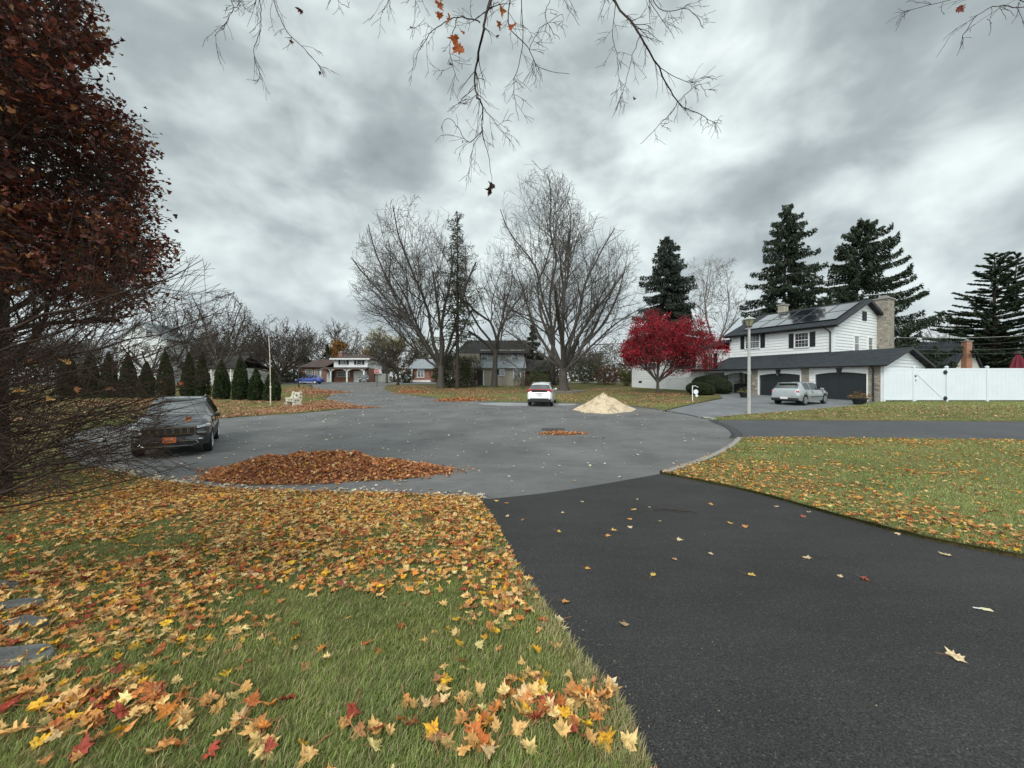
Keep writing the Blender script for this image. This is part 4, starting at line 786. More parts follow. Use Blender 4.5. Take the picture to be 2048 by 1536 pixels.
# ================================================================ vehicles
def interp(tab, x): t = np.array(tab, float); return np.interp(x, t[:, 0], t[:, 1])
def vehicle(name, x, y, heading, label, L, W, top, belt, hb, ht, cab, ws, rw, wheels, wr, sill, body, zoff=0., trim=None):
    """top, belt: height profiles along the length (x from -L/2 to L/2); hb, ht: half widths; cab: side glass spans; ws, rw: windscreen and rear glass spans"""
    rt = empty(name, (x, y, float(zt(x, y))+.005+zoff), heading, label, 'car'); e = .35
    hx_, hy_ = math.cos(heading)*e*4, math.sin(heading)*e*4      # sit on the slope of the road
    rt.rotation_euler[1] = -math.atan2(float(zt(x+hx_, y+hy_)-zt(x-hx_, y-hy_)), 8*e)
    xs = set(np.linspace(-L/2, L/2, 46)); ra = wr+.055
    for c in wheels: xs |= set(c+ra*np.sin(np.linspace(-PI/2, PI/2, 13))); xs |= {c-ra-.002, c+ra+.002}
    for s in cab: xs |= {s[0], s[1], s[0]-.001, s[1]+.001}
    for s in (ws, rw): xs |= set(s)
    xs = sorted(q for q in xs if -L/2 <= q <= L/2); V = []; n = 10
    for q in xs:
        T, B, H, K = (float(interp(t, q)) for t in (top, belt, hb, ht)); zs = float(interp(sill, q)); az = 0
        for c in wheels:
            if abs(q-c) < ra: az = max(az, wr+math.sqrt(ra*ra-(q-c)**2))
        B = min(B, T-.02); mid = zs+(B-zs)*.55; lowz = max(zs+.1, az)
        sec = [(0, zs), (H*.80, max(zs, az)), (H*.955, max(zs+.02, az)), (H*.99, min(max(zs+.16, az), B-.06)), (H, min(max(mid, az+.02), B-.04)), (H*.965, B), (K, T-(T-B)*.13 if T-B > .2 else T-.02), (K*.9, T-.02 if T-B > .2 else T-.012), (K*.55, T-.004), (0, T)]
        V += [(q, -a, b) for a, b in sec]+[(q, a, b) for a, b in sec]
    F_ = {'body': [], 'screen': [], 'rear': [], 'trim': []}; F_.update({('side', s, j): [] for s in (0, 1) for j in range(len(cab))})
    for i in range(len(xs)-1):
        c = (xs[i]+xs[i+1])/2; T, B = float(interp(top, c)), float(interp(belt, c))
        for s in (0, 1):
            for k in range(9):
                a = i*20+s*10+k; b = a+20; f = (a, b, b+1, a+1) if s else (a, a+1, b+1, b); kind = 'body'
                for j, p_ in enumerate(cab):
                    if k == 5 and T-B > .16 and p_[0]+.01 < c < p_[1]-.01: kind = ('side', s, j)
                if k >= 6 and ws[0] < c < ws[1]: kind = 'screen'
                if k >= 6 and rw[0] < c < rw[1]: kind = 'rear'
                if k == 5 and (ws[0]+.25 < c < ws[1] or rw[0] < c < rw[1]-.1) and T-B > .1 and not any(p[0] < c < p[1] for p in cab): kind = 'body'
                if k <= 1: kind = 'trim'
                if trim and k <= 3 and (trim(c)) : kind = 'trim'
                F_[kind].append(f)
    for (i, d) in ((0, 1), (len(xs)-1, -1)):
        o = i*20; loop = [o+k for k in range(10)]+[o+10+k for k in range(9, -1, -1)]; loop = [loop[0]]+loop[1:10]+loop[11:19]
        F_['body'].append(tuple(loop[::d]))
    for nm, key, mt in (('body', 'body', body), *[('side_window', kk, M_carglass) for kk in F_ if isinstance(kk, tuple)], ('windscreen', 'screen', M_carglass), ('rear_window', 'rear', M_carglass), ('lower_trim', 'trim', M_plastic)):
        if not F_[key]: continue
        me = bpy.data.meshes.new(nm); me.from_pydata(V, [], F_[key]); bm = bmesh.new(); bm.from_mesh(me); bmesh.ops.remove_doubles(bm, verts=bm.verts, dist=.0004)
        bmesh.ops.delete(bm, geom=[v for v in bm.verts if not v.link_faces], context='VERTS'); bmesh.ops.recalc_face_normals(bm, faces=bm.faces); bm.to_mesh(me); bm.free(); link(nm, me, mt, rt, 38)
    for c in wheels:
        for s in (-1, 1):
            yy = s*(W/2-.115); m = MB(); m.lathe([(wr*.62, -.105), (wr*.93, -.11), (wr, -.085), (wr, .085), (wr*.93, .11), (wr*.62, .105), (wr*.60, .0)], 26, (0, 0, 0), 'y'); t = m.build('wheel', M_rubber, rt, smooth=40); t.location = (c, yy, wr)
            r = MB(); r.lathe([(wr*.66, s*.09), (wr*.66, s*.112), (wr*.60, s*.112), (wr*.58, s*.06)], 26, (0, 0, 0), 'y'); r.lathe([(wr*.14, s*.05), (wr*.14, s*.108), (.01, s*.112)], 12, (0, 0, 0), 'y')
            for k in range(7):
                an = 2*PI*k/7; ca, sa = math.cos(an), math.sin(an); w_ = .032
                r.add([(ca*p-sa*q, s*d_, sa*p+ca*q) for p, q, d_ in ((wr*.1, -w_, .075), (wr*.1, w_, .075), (wr*.62, w_*.8, .075), (wr*.62, -w_*.8, .075), (wr*.1, -w_, .104), (wr*.1, w_, .104), (wr*.62, w_*.8, .108), (wr*.62, -w_*.8, .108))], [(0, 1, 2, 3), (4, 7, 6, 5), (0, 4, 5, 1), (1, 5, 6, 2), (2, 6, 7, 3), (3, 7, 4, 0)])
            r.build('rim', M_rim, t, smooth=30)
            b = MB(); b.lathe([(.01, s*.02), (wr*.6, s*.02), (wr*.6, s*.03), (.01, s*.03)], 20, (0, 0, 0), 'y'); b.build('brake_disc', M_iron, t)
    # dark wells behind the wheels
    m = MB(); m.box(-L/2+.25, L/2-.25, -W/2+.26, W/2-.26, float(interp(sill, 0))+.02, .62); m.build('underbody', M_rubber, rt)
    return rt
def lampmat(name, c, e=0): return plain(name, c, .12, var=.2, scale=20, coat=1)
M_red = lampmat('tail_red', (.42, .012, .02)); M_clear = lampmat('lamp_clear', (.75, .77, .8)); M_plate = plain('plate_white', (.7, .7, .68), .5, var=.12, scale=60); M_orange = plain('plate_orange', (.55, .13, .03), .5, var=.15, scale=30)
def mirrors(rt, x, y, z, mat, s=(-1, 1)):
    for k in s: m = MB(); m.box(x-.06, x+.09, k*y, k*(y+.17), z, z+.12); m.box(x-.02, x+.03, k*(y-.06), k*y, z, z+.04); m.build('mirror', mat, rt, bevel=.025)
def seams(rt, xs, yy, z0, z1, s=(-1, 1)):
    """door shut lines and handles as one dark trim piece per side"""
    for k in s:
        for (a, hz_) in xs: m = MB(); m.box(a-.005, a+.005, k*(yy-.03), k*(yy-.002), z0+.25, z1-.06); m.build('door_seam', M_black, rt)
# silver three-door hatchback seen from behind
HDG = R(28.8); fwd = Vector((math.cos(HDG), math.sin(HDG))); lft = Vector((-fwd.y, fwd.x)); rr_ = Vector((18.1, 24.2)); L, W = 4.2, 1.76; c = rr_+fwd*L/2+lft*W/2
M_silver = paint('silver_paint', (.40, .43, .44), .5)
gf = vehicle('hatchback', c.x, c.y, HDG, 'silver three door hatchback parked before the black garage doors', L, W,
    [(-2.1, .74), (-2.05, .98), (-1.93, 1.08), (-1.62, 1.41), (-1.35, 1.46), (-.6, 1.485), (.1, 1.465), (.45, 1.38), (1.2, 1.02), (1.75, .88), (2.0, .72), (2.1, .55)],
    [(-2.1, .72), (-1.95, .97), (-1.0, .98), (.4, .93), (1.15, .90), (1.6, .82), (2.1, .5)],
    [(-2.1, .76), (-1.95, .86), (-1.5, .88), (1.4, .87), (1.85, .78), (2.1, .58)], [(-2.1, .68), (-1.95, .70), (-1.62, .64), (.2, .64), (1.15, .72), (1.7, .68), (2.1, .5)],
    [(-1.36, -.62), (-.56, .92)], (.18, 1.12), (-1.93, -1.64), (-1.29, 1.29), .315, [(-2.1, .34), (-1.7, .24), (1.7, .2), (2.1, .3)], M_silver)
m = MB(); m.box(-2.13, -1.75, -.80, .80, .29, .50); m.build('rear_bumper', M_plastic, gf, bevel=.05)
for s in (-1, 1): m = MB(); m.box(-2.07, -1.80, min(s*.53, s*.825), max(s*.53, s*.825), .78, .95); t = m.build('tail_light', M_red, gf, bevel=.06); m = MB(); m.lathe([(.0, -.012), (.055, -.01), (.05, 0)], 12, (-2.075, s*.64, .86), 'x'); m.build('lamp_roundel', M_clear, t)
m = MB(); m.box(-2.145, -2.12, -.22, .22, .40, .54); m.build('number_plate', M_plate, gf); m = MB(); m.lathe([(.0, -.02), (.055, -.02), (.06, 0)], 14, (-2.07, 0, .88), 'x'); m.build('badge', M_chrome, gf)
m = MB(); m.box(-1.76, -1.5, -.56, .56, 1.405, 1.432); m.build('roof_spoiler', M_silver, gf, bevel=.012)
mirrors(gf, .75, .82, .93, M_silver); seams(gf, [(.95, 0), (-.45, 0)], .875, .35, .95)
for s in (-1, 1):
    m = MB(); m.box(-.6, .98, min(s*.865, s*.892), max(s*.865, s*.892), .50, .535); m.build('rub_strip', M_black, gf)
    m = MB(); m.box(-.38, -.2, min(s*.87, s*.905), max(s*.87, s*.905), .80, .83); m.build('door_handle', M_silver, gf, bevel=.01)
    m = MB(); m.box(1.6, 2.02, min(s*.5, s*.72), max(s*.5, s*.72), .60, .72); m.build('headlight', M_clear, gf, bevel=.04)
m = MB(); m.tube([(-1.3, 0, 1.46), (-1.42, 0, 1.6)], .008, 5); m.build('aerial', M_black, gf)
# white crossover seen from behind
HDG = R(79.5); fwd = Vector((math.cos(HDG), math.sin(HDG))); lft = Vector((-fwd.y, fwd.x)); rr_ = Vector((2.83, 27.)); L, W = 4.4, 1.82; c = rr_+fwd*L/2+lft*W/2
M_wcar = paint('white_car_paint', (.80, .81, .80), .0)
ec = vehicle('crossover', c.x, c.y, HDG, 'white crossover with red tail light bar parked at the far kerb', L, W,
    [(-2.2, .95), (-2.12, 1.12), (-1.95, 1.25), (-1.6, 1.57), (-1.3, 1.63), (-.4, 1.69), (.2, 1.66), (.5, 1.57), (1.25, 1.16), (1.9, 1.02), (2.2, .7)],
    [(-2.2, .93), (-1.9, 1.13), (-1.0, 1.12), (.4, 1.05), (1.2, 1.0), (1.8, .92), (2.2, .6)],
    [(-2.2, .80), (-2.0, .90), (-1.5, .91), (1.4, .91), (1.95, .82), (2.2, .62)], [(-2.2, .78), (-1.95, .76), (-1.6, .63), (.2, .64), (1.2, .78), (1.8, .74), (2.2, .55)],
    [(-1.45, -.75), (-.68, .15), (.22, 1.0)], (.22, 1.2), (-2.1, -1.62), (-1.33, 1.34), .345, [(-2.2, .38), (-1.8, .27), (1.7, .23), (2.2, .33)], M_wcar)
m = MB(); m.box(-2.24, -1.8, -.84, .84, .30, .60); m.build('rear_bumper', M_plastic, ec, bevel=.05)
m = MB(); m.box(-2.16, -1.99, -.84, .84, 1.17, 1.235); m.build('light_bar', M_red, ec, bevel=.02)
for s in (-1, 1):
    m = MB(); m.add([(q, s*a, b) for q in (-2.2, -1.95) for a, b in ((.56, 1.22), (.86, 1.17), (.90, 1.03), (.66, 1.10))], [(0, 1, 2, 3), (4, 7, 6, 5), (0, 4, 5, 1), (1, 5, 6, 2), (2, 6, 7, 3), (3, 7, 4, 0)]); m.build('tail_light', M_red, ec, bevel=.015)
    m = MB(); m.box(-2.27, -2.2, min(s*.66, s*.78), max(s*.66, s*.78), .52, .60); m.build('reflector', M_clear, ec, bevel=.015)
m = MB(); m.box(-2.2, -2.17, -.56, .56, 1.04, 1.165); m.build('lower_rear_glass', M_carglass, ec, bevel=.008)
m = MB(); m.box(-2.235, -2.2, -.16, .16, .80, .93); m.build('number_plate', M_plate, ec)
m = MB(); m.box(-2.225, -2.2, -.28, .28, .945, .965); m.build('tailgate_trim', M_chrome, ec)
mirrors(ec, .85, .86, 1.05, M_wcar); seams(ec, [(1.05, 0), (-.02, 0), (-.95, 0)], .908, .4, 1.05)
for s in (-1, 1): m = MB(); m.tube([(-1.5, s*.58, 1.60), (-.6, s*.6, 1.70), (.15, s*.59, 1.68)], .018, 5); m.build('roof_rail', M_chrome, ec)
# black SUV seen from the front, behind the twigs
A_ = Vector((-9.15, 11.65)); fwd = Vector((.56, -.828)).normalized(); lft = Vector((-fwd.y, fwd.x)); HDG = math.atan2(fwd.y, fwd.x); L, W = 4.62, 1.86; c = A_-fwd*L/2-lft*W/2
M_blk = paint('black_car_paint', (.009, .010, .012), .1)
jp = vehicle('suv', c.x, c.y, HDG, 'black seven slot grille SUV with orange front plate behind the twigs', L, W,
    [(-2.31, .95), (-2.2, 1.15), (-1.85, 1.55), (-1.5, 1.64), (-.4, 1.69), (.1, 1.66), (.4, 1.57), (1.1, 1.17), (1.7, 1.09), (2.05, .98), (2.2, .82), (2.31, .62)],
    [(-2.31, .93), (-1.9, 1.10), (.4, 1.08), (1.1, 1.04), (1.8, .95), (2.1, .80), (2.31, .55)],
    [(-2.31, .78), (-2.0, .90), (-1.3, .93), (1.5, .93), (2.0, .86), (2.2, .76), (2.31, .66)], [(-2.31, .75), (-1.85, .66), (.2, .65), (1.1, .76), (1.7, .76), (2.1, .70), (2.31, .55)],
    [(-1.7, -1.0), (-.93, -.05), (.02, .95)], (.12, 1.06), (-2.2, -1.8), (-1.35, 1.35), .36, [(-2.31, .42), (-1.8, .28), (1.7, .26), (2.31, .38)], M_blk, trim=lambda q: True)
m = MB(); m.box(1.95, 2.33, -.80, .80, .30, .60); m.build('front_bumper', M_blk, jp, bevel=.07)
m = MB(); m.box(2.05, 2.315, -.60, .60, .70, .90); gr = m.build('grille', M_black, jp, bevel=.02)
for k in range(7):
    a = -.51+k*.17; m = MB(); t = .012; w_ = .062
    for (y0, y1, z0, z1) in ((a-w_, a+w_, .885, .885+t), (a-w_, a+w_, .715-t, .715), (a-w_-t, a-w_, .703, .897), (a+w_, a+w_+t, .703, .897)): m.box(2.31, 2.335, y0, y1, z0, z1)
    m.build('grille_slot', M_chrome, gr)
for s in (-1, 1):
    m = MB(); m.add([(q, s*a, b) for q, a, b in ((2.27, .62, .90), (2.02, .93, .955), (2.0, .93, .90), (2.27, .62, .85), (2.1, .60, .90), (1.85, .86, .955), (1.85, .86, .9), (2.1, .6, .85))], [(0, 1, 2, 3), (4, 7, 6, 5), (0, 4, 5, 1), (1, 5, 6, 2), (2, 6, 7, 3), (3, 7, 4, 0)]); m.build('headlight', M_clear, jp)
    m = MB(); m.box(2.02, 2.3, min(s*.6, s*.84), max(s*.6, s*.84), .66, .74); m.build('lower_lamp', M_carglass, jp, bevel=.02)
    m = MB(); m.lathe([(.0, .02), (.045, .02), (.05, 0)], 12, (2.3, s*.70, .52), 'x'); m.build('fog_lamp', M_clear, jp)
    m = MB(); m.tube([(-1.6, s*.62, 1.65), (-.4, s*.62, 1.73), (.1, s*.62, 1.70)], .02, 5); m.build('roof_rail', M_chrome, jp)
m = MB(); 
for (y0, y1, z0, z1) in ((-.52, .52, .36, .378), (-.60, -.2, .50, .515), (.2, .6, .50, .515)): m.box(2.32, 2.345, y0, y1, z0, z1)
for s in (-1, 1): m.tube([(2.335, s*.60, .508), (2.335, s*.66, .44), (2.335, s*.52, .37)], .01, 5)
m.build('bumper_trim', M_chrome, jp)
m = MB(); m.box(2.335, 2.355, -.155, .155, .47, .63); pt = m.build('number_plate', M_orange, jp); m = MB()
m.tube([(2.36, -.07, .58), (2.36, -.05, .53), (2.36, -.01, .55), (2.36, .01, .53), (2.36, .05, .53), (2.36, .07, .60)], .009, 5); m.build('plate_emblem', M_trim, pt)
mirrors(jp, .72, .93, 1.06, M_blk); seams(jp, [(1.0, 0), (-.02, 0), (-.97, 0)], .928, .4, 1.05)
# blue hatchback across the far street
M_blue = paint('blue_paint', (.03, .07, .36), .4)
bx, by = (619.5-1024)/F*67.5, 67.5
bc = vehicle('blue_car', bx, by, R(180), 'blue five door hatchback parked before the far brick house', 4.4, 1.75,
    [(-2.2, .78), (-2.1, 1.05), (-1.8, 1.35), (-1.4, 1.52), (-.3, 1.56), (.1, 1.53), (.95, 1.05), (1.7, .9), (2.2, .6)], [(-2.2, .76), (-1.6, 1.05), (.3, .98), (1.0, .95), (1.7, .82), (2.2, .55)],
    [(-2.2, .78), (-1.8, .87), (1.6, .87), (2.2, .66)], [(-2.2, .7), (-1.5, .6), (.1, .62), (.95, .74), (2.2, .55)], [(-1.75, -1.15), (-1.08, -.25), (-.18, .75)], (.12, .92), (-2.08, -1.5), (-1.32, 1.33), .31, [(-2.2, .3), (2.2, .26)], M_blue)
for s in (-1, 1):
    m = MB(); m.box(1.9, 2.17, min(s*.5, s*.78), max(s*.5, s*.78), .60, .74); m.build('headlight', M_clear, bc, bevel=.03); m = MB(); m.box(-2.16, -1.95, min(s*.55, s*.82), max(s*.55, s*.82), .8, 1.0); m.build('tail_light', M_red, bc, bevel=.03)
m = MB(); m.box(-1.0, 1.0, -.9, .9, .26, .33); m.build('side_skirt', M_chrome, bc); mirrors(bc, .75, .86, .95, M_blue)
# dark SUV in the far drive
dx_, dy_ = (729-1024)/F*76, 76.
M_dk = paint('dark_grey_paint', (.03, .034, .04), .3)
ds = vehicle('dark_suv', dx_, dy_, R(-72), 'dark SUV parked in the drive of the far brick house', 4.6, 1.85,
    [(-2.3, .9), (-2.1, 1.25), (-1.7, 1.65), (-.3, 1.72), (.2, 1.66), (1.0, 1.15), (1.9, 1.02), (2.3, .7)], [(-2.3, .88), (-1.7, 1.1), (.4, 1.08), (1.0, 1.03), (1.9, .92), (2.3, .6)],
    [(-2.3, .84), (-1.8, .92), (1.7, .92), (2.3, .74)], [(-2.3, .78), (-1.7, .68), (.2, .68), (1.0, .8), (2.3, .64)], [(-1.7, -.95), (-.87, .0), (.07, .85)], (.2, .98), (-2.12, -1.75), (-1.36, 1.36), .36, [(-2.3, .36), (2.3, .32)], M_dk, zoff=-.15)
for s in (-1, 1): m = MB(); m.box(2.0, 2.3, min(s*.5, s*.82), max(s*.5, s*.82), .80, .93); m.build('headlight', M_clear, ds, bevel=.03)
m = MB(); m.box(2.28, 2.34, -.5, .5, .48, .56); m.build('bumper_trim', M_chrome, ds)
m = MB(); m.box(2.31, 2.34, -.24, .24, .62, .72); m.build('number_plate', M_plate, ds); mirrors(ds, .75, .92, 1.05, M_dk)
# ================================================================ street furniture
def at(u, v): x, y = G(u, v); return Vector((x, y, float(zt(x, y))))
# lamp post
b = at(1498, 829); d = b.y; k = d/F; H = (829-655)*k; lp = empty('lamp_post', b, 0, 'pale concrete lamp post with black lantern at the drive', 'lamp post')
m = MB(); m.tube([(0, 0, -.1), (0, 0, H*.3), (0, 0, H)], [.10, .085, .062], 12); m.build('pole', plain('pole_concrete', (.42, .42, .40), .8, var=.15, scale=14), lp, smooth=40)
lh = (655-634)*k; m = MB(); m.lathe([(.10, 0), (.17, .02), (.13, .05)], 8, (0, 0, H)); m.build('lamp_collar', M_black, lp)
m = MB(); m.lathe([(.13, .05), (.28, lh*.72)], 6, (0, 0, H)); m.build('lantern_glass', plain('lantern_glass', (.30, .29, .20), .35, var=.25, scale=12), lp)
m = MB(); m.lathe([(.34, lh*.72), (.33, lh*.78), (.12, lh*.98), (.06, lh*1.0), (.02, lh*1.16)], 6, (0, 0, H)); m.build('lantern_roof', plain('lantern_cap', (.33, .35, .32), .5), lp)
for q in range(6): an = 2*PI*q/6; m = MB(); m.tube([(math.cos(an)*.135, math.sin(an)*.135, H+.05), (math.cos(an)*.285, math.sin(an)*.285, H+lh*.72)], .012, 4); m.build('lantern_bar', M_black, lp)
# tall thin pole with a joint, by the evergreens
b = at(541, 812); k = b.y/F; H = (812-672)*k; fp = empty('flagpole', b, 0, 'tall thin white pole standing before the evergreens', 'pole'); M_pole = plain('pole_tan', (.66, .60, .48), .6)
m = MB(); m.tube([(0, 0, -.1), (0, 0, 1.35)], .04, 8); m.build('pole_base', M_pole, fp); m = MB(); m.tube([(0, 0, 1.35), (-.04, 0, H*.7), (-.12, 0, H)], [.03, .028, .022], 8); m.build('pole_top', M_pole, fp)
m = MB(); m.lathe([(.03, 0), (.06, .02), (.06, .14), (.03, .16)], 10, (0, 0, 1.27)); m.build('pole_joint', M_pole, fp)
# stop sign
b = at(754, 774); k = b.y/F; H = (774-737.5)*k; ss = empty('stop_sign', b, R(4), 'red octagonal stop sign on a dark post at the corner', 'sign'); r_ = 5.0*k
m = MB(); m.box(-.04, .04, -.02, .02, -.1, H-.1); m.build('sign_post', plain('post_brown', (.05, .035, .03), .8), ss)
oc = [(r_*1.06*math.cos(R(22.5+45*i)), H-r_+r_*1.06*math.sin(R(22.5+45*i))) for i in range(8)]; m = MB(); m.prism(oc, .02, .032, FRONT(0)); m.build('sign_border', M_trim, ss)
oc = [(r_*.97*math.cos(R(22.5+45*i)), H-r_+r_*.97*math.sin(R(22.5+45*i))) for i in range(8)]; m = MB(); m.prism(oc, .034, .04, FRONT(0)); fc = m.build('sign_face', plain('sign_red', (.45, .03, .04), .5), ss)
cu = bpy.data.curves.new('lettering', 'FONT'); cu.body = 'STOP'; cu.size = r_*.80; cu.align_x = 'CENTER'; cu.align_y = 'CENTER'; cu.extrude = .003; to = bpy.data.objects.new('lettering', cu); COL.objects.link(to); to.parent = fc; to.rotation_euler = (R(90), 0, 0); to.location = (0, -.046, H-r_); cu.materials.append(M_trim); bpy.context.view_layer.update(); me = bpy.data.meshes.new_from_object(to); bpy.data.objects.remove(to); to = bpy.data.objects.new('lettering', me); COL.objects.link(to); to.parent = fc; to.rotation_euler = (R(90), 0, 0); to.location = (0, -.046, H-r_)
# dark post with a small box, beyond the left lawn
b = at(597.5, 776); k = b.y/F; H = (776-735)*k; mp_ = empty('signpost', b, 0, 'thin dark post at the street corner before the blue car', 'post'); m = MB(); m.box(-.07, .07, -.07, .07, -.1, H); m.build('post', M_black, mp_, bevel=.01); m = MB(); m.box(-.2, .2, -.12, .12, H-.35, H-.05); m.build('name_board', M_black, mp_, bevel=.02)
# bench of cream cast sides and seat
b = at(588, 812); k = b.y/F; bn = empty('garden_bench', b, R(-38), 'small cream cast bench with shaded cutouts painted as dark discs on the leafy lawn', 'bench'); M_bench = plain('bench_cream', (.62, .58, .47), .7, var=.1, scale=12)
side = [(-.30, 0), (-.16, 0), (-.12, .10), (.16, .10), (.22, 0), (.36, 0), (.30, .22), (.34, .48), (.40, .58), (.30, .62), (.06, .60), (-.06, .72), (-.10, 1.0), (-.20, 1.06), (-.30, 1.0), (-.32, .6), (-.24, .3)]
for s in (-.55, .55):
    m = MB(); m.prism([(a, z) for a, z in side], s-.05, s+.05, lambda a, n, z: (n, -a, z)); sd = m.build('bench_side', M_bench, bn, bevel=.012)
    for (a, z, rr2) in ((-.22, .86, .05), (-.2, .62, .055), (-.02, .42, .05), (.14, .42, .05), (.2, .3, .04)):
        m = MB(); m.lathe([(rr2, -.056), (rr2, .056)], 10, (s, -a, z), 'x'); m.build('cutout_shade', plain('bench_shadow', (.05, .05, .035), .9), sd)  # solid dark discs: the shade inside the openings is put into their colour
m = MB(); m.slab([(-.55, -.30, .40), (.55, -.30, .40), (.55, .18, .36), (-.55, .18, .36)], .06); m.build('seat', M_bench, bn)
m = MB(); m.slab([(-.55, .16, .45), (.55, .16, .45), (.55, .27, .98), (-.55, .27, .98)], .06); m.build('backrest', M_bench, bn); m = MB(); m.lathe([(.12, 0), (.13, .01)], 14, (0, .14, .78), 'y'); m.build('medallion', plain('medallion_grey', (.2, .18, .15), .8), bn)
# small address post in front of the clipped yews
b = at(1385, 804); k = b.y/F; ap = empty('address_post', b, 0, 'slim white post with small hanging plaque before the yews', 'post'); H = (804-771)*k
m = MB(); m.tube([(0, 0, -.1), (0, 0, H)], .03, 6); m.build('post', M_trim, ap); m = MB(); m.tube([(0, 0, H-.05), (.2, 0, H-.02), (.42, 0, H-.14)], .018, 5); m.build('bracket', M_trim, ap)
m = MB(); m.lathe([(.02, -.01), (.17, -.01), (.17, .01), (.02, .01)], 14, (.24, 0, H-.45), 'y'); m.lathe([(.02, -.01), (.1, -.01), (.1, .01), (.02, .01)], 12, (.3, 0, H-.72), 'y'); m.build('plaque', M_trim, ap)
# manhole cover with its dark ring
b = at(1106, 859); mh = empty('manhole', b, 0, 'round iron manhole cover sunk in the grey street', 'manhole cover'); m = MB(); m.lathe([(.52, -.01), (.52, .012), (.43, .014), (.43, .0)], 36); m.build('ring', M_tar, mh); m = MB(); m.lathe([(.42, -.01), (.42, .012)], 32)
for i in range(-3, 4):
    for j in range(-3, 4):
        if i*i+j*j < 10: m.box(i*.11-.035, i*.11+.035, j*.11-.035, j*.11+.035, .012, .02)
m.build('cover', M_iron, mh)
# low stone ring round the big tree
b = at(1128, 786); k = b.y/F; rg = MB(); n = 26; ra_, rb_ = 44*k, 2.6
for i in range(n):
    for lv in range(2):
        a0 = 2*PI*(i+.5*lv+.04)/n; a1 = 2*PI*(i+.5*lv+.96)/n; p = [(math.cos(t)*(ra_+dr), math.sin(t)*(rb_+dr)) for t, dr in ((a0, 0), (a1, 0), (a1, .22), (a0, .22))]
        vs = [(x, y, z) for z in (lv*.16-.05, lv*.16+.155-.05) for x, y in p]; rg.add(vs, [(0, 3, 2, 1), (4, 5, 6, 7), (0, 1, 5, 4), (1, 2, 6, 5), (2, 3, 7, 6), (3, 0, 4, 7)])
o = rg.build('tree_ring', plain('ring_block', (.17, .155, .135), .9, var=.25, scale=4), None, bevel=.012); o.location = b+Vector((0, 1.2, 0)); tag(o, 'low ring of brown blocks round the big bare tree', 'tree ring')
# sand and wood-chip heap
def heap(name, cu, cv, ru, H, ry, mat, label, cat, noise=.06, peak=1.0, skew=0.):
    x0, y0 = G(cu, cv); n, mm = 64, 20; V = [(0, 0, H)]; Fc = []
    for j in range(1, mm+1):
        r_ = j/mm
        for i in range(n):
            a = 2*PI*i/n; e = 1+.10*math.sin(3*a+1)+.05*math.sin(7*a); x, y = r_*ru*e*math.cos(a)+skew*(1-r_), r_*ry*e*math.sin(a)
            z = H*(1-r_**peak)**1.15+noise*(1-r_)*(vnoise(x*1., y*1., 2.2, 4)-.5)*4+noise*.6*(vnoise(x, y, 7, 5)-.5)*2*(1-r_**4)
            V.append((x, y, max(float(z), -.0)+float(zt(x0+x, y0+y)-zt(x0, y0))+(.0 if r_ < 1 else -.05)))
    for i in range(n): Fc.append((0, 1+i, 1+(i+1) % n))
    for j in range(mm-1):
        for i in range(n): a = 1+j*n; Fc.append((a+i, a+n+i, a+n+(i+1) % n, a+(i+1) % n))
    me = bpy.data.meshes.new(name); me.from_pydata(V, [], Fc); o = link(name, me, mat, None, 180); o.location = (x0, y0, float(zt(x0, y0))); return tag(o, label, cat), (x0, y0, np.array(V))
def m_chip():
    t = NT('wood_chips'); t.set(Roughness=.95); v = t.N.new('ShaderNodeTexVoronoi'); v.inputs['Scale'].default_value = 16; t.L.new(t.vec, v.inputs[0]); sp = t.N.new('ShaderNodeSeparateColor'); t.L.new(v.outputs['Color'], sp.inputs[0])
    c = t.ramp(sp.outputs[0], [(0, (.58, .44, .28)), (.5, (.70, .55, .37)), (1, (.78, .66, .48))]); s = t.ramp(t.noise(2.2, 6, .75), [(.53, (0, 0, 0)), (.6, (1, 1, 1))]); c = t.mix(t.math('MULTIPLY', s, .55), c, (.25, .19, .13)); t.col(c); t.bump(t.math('ADD', v.outputs['Distance'], t.noise(20, 3)), 1, .05); return t.m
M_chip = m_chip()
ho, hp = heap('wood_chip_heap', 1207, 821, 61*25/F, 1.16, 1.7, M_chip, 'pale conical heap of wood chips at the street edge', 'wood chip heap', .04, 1.0, 0)
sel = hp[2][rng.integers(1, len(hp[2]), 900)]; chips = np.column_stack([sel[:, 0]+rng.normal(0, .05, 900), sel[:, 1]+rng.normal(0, .05, 900), sel[:, 2]+.01])
q = leaves_mesh('chips', chips, rng.uniform(.015, .04, 900), False, .8, np.array([(.6, .46, .3), (.3, .2, .13), (.75, .62, .45)]), np.array([.4, .25, .35]), ho)
